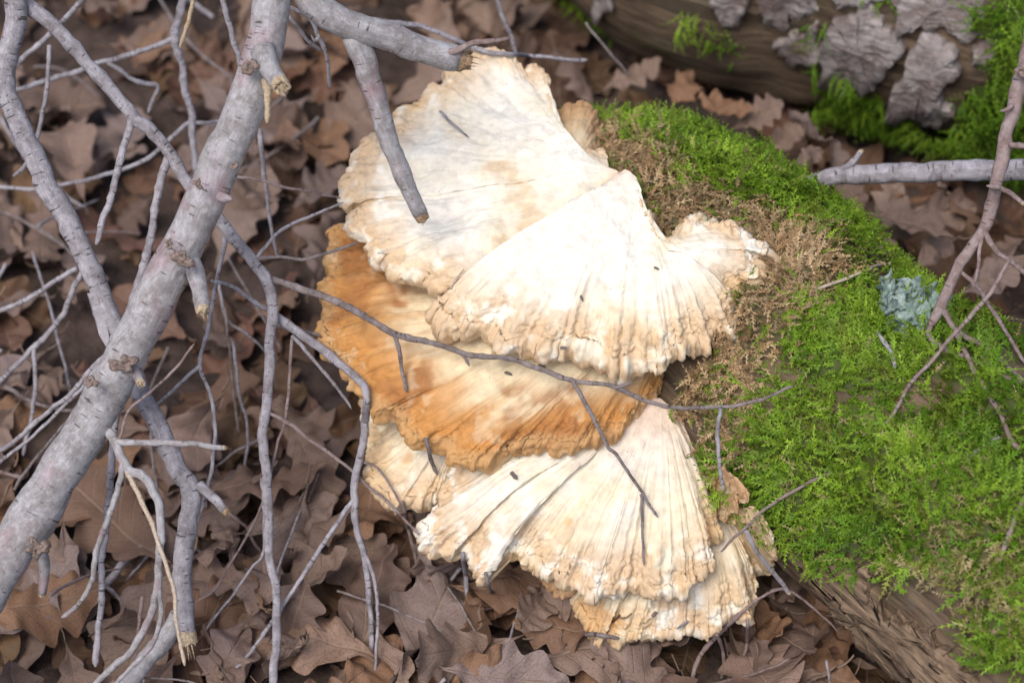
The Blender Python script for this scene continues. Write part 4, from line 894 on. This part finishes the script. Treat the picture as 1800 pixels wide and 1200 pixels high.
branch('dead_branch', 'smooth straight grey branch lying in the gap between the two logs', 'branch', [D(w=(32, 42), d=(1.60, 1.56, 1.50), p=[1395, 335, 1440, 318, 1489, 308, 1622, 303, 1800, 298, 1960, 300, 2150, 330], wob=.5, rough=.03), D(w=(12, 9), dd=-.01, p=[1480, 300, 1495, 288, 1512, 268], brk=1, part='stub')], M_GREY2)
branch('dead_twig', 'short grey twig lying on the moss above the thin long shoot', 'twig', [D(w=(8, 6), d=(1.6, 1.6), p=[1540, 583, 1555, 598, 1567, 620, 1573, 648], gap=.007)], M_GREY2)
branch('dry_grass_stem', 'pale curved straw stem lying on the moss near the lichen', 'grass stem', [D(w=(5, 4), d=(1.7, 1.7), p=[1435, 509, 1489, 490, 1547, 465, 1590, 466, 1625, 478], gap=.010)], M_PALE)
branch('dead_twig', 'slim grey twig lying aslant on the dark green moss', 'twig', [D(w=(6, 5), d=(1.6, 1.6), p=[1756, 768, 1715, 795, 1690, 825, 1656, 857], gap=.009)], M_GREY2)
branch('dead_twig', 'curved brown twig standing out of the moss near the dry yellow tuft', 'twig', [D(w=(9, 7), d=(1.6, 1.6), p=[1830, 830, 1798, 881, 1777, 935, 1756, 988], gap=.010)], M_BROWN)
branch('dead_twig', 'pale twig poking out from under the bottom tier of the fungus', 'twig', [D(w=(9, 8), d=(1.45, 1.47), p=[1312, 932, 1330, 968, 1349, 994, 1386, 1040], brk=1, gap=.002)], M_GREY2)

branch('dry_needle', 'thin grey needle lying on the white top tier of the fungus', 'needle', [D(w=(5, 3), d=(1.7, 1.7), p=[773, 196, 790, 212, 826, 243], gap=.0008)], M_GREY2)
branch('dry_needle', 'tiny pale straw at the seam of the two top lobes', 'needle', [D(w=(4, 3), d=(1.7, 1.7), p=[792, 507, 803, 492, 815, 474], gap=.001)], M_PALE)
for px, py, w, a in ((888, 656, 9, .3), (985, 612, 8, .1), (947, 640, 8, .5), (1020, 520, 7, 1.2), (1150, 470, 6, .4), (700, 300, 6, 2.), (898, 830, 10, .8)):
    branch('bark_crumb', 'dark crumb of debris stuck on the fungus surface', 'crumb', [D(w=(w * .6, w * .5), d=(1.7, 1.7), p=[px, py, px + w * .6 * math.cos(a), py + w * .6 * math.sin(a), px + w * 1.5 * math.cos(a), py + w * 1.5 * math.sin(a)], gap=.0004)], M_DARK, 'crumbs on the fungus')
# ------------------------------------------------------------------ foliose lichen on the log
lic = None
lp = [(1570, 520), (1600, 530), (1625, 545), (1585, 550), (1610, 560), (1635, 525), (1560, 545), (1590, 575), (1575, 555), (1600, 512), (1645, 540), (1560, 512)]
pos = []
for x, y in lp:
    dd = first_hit(x, y) or 1.5; pos.append(at_depth(x, y, dd - .012))
lic = thing('lichen', tuple(pos[3]), 'blue grey ruffled lichen rosette sitting in the moss', 'lichen')
for i, p in enumerate(pos):
    nr, na = 9, 40; R_, A_ = np.meshgrid(np.linspace(0, 1, nr), np.linspace(0, 2 * np.pi, na, endpoint=False), indexing='ij')
    rad = .010 * (1 + .35 * fbm(np.stack([np.cos(A_) * 3, np.sin(A_) * 3, 0 * A_ + i], -1), 3, 90 + i))
    xx, yy = np.cos(A_) * R_ * rad, np.sin(A_) * R_ * rad; zl = .0045 * R_ ** 2 * np.sin(A_ * rng.integers(4, 8) + i) + .004 * R_ + .002 * fbm(np.stack([xx, yy, 0 * xx], -1) * 400, 2, i)
    P = np.stack([xx, yy, zl], -1).reshape(-1, 3) @ rot((rng.normal(.25, .3), rng.normal(0, .3), 0)).T
    Q = P - np.array([0, 0, .0008]); n = len(P); F = grid_faces(nr, na, True)
    link('lobe', mesh('lobe', np.vstack([P, Q]) + p - np.array(pos[3]), [F, F[:, ::-1] + n], True), M_LICHEN, lic)
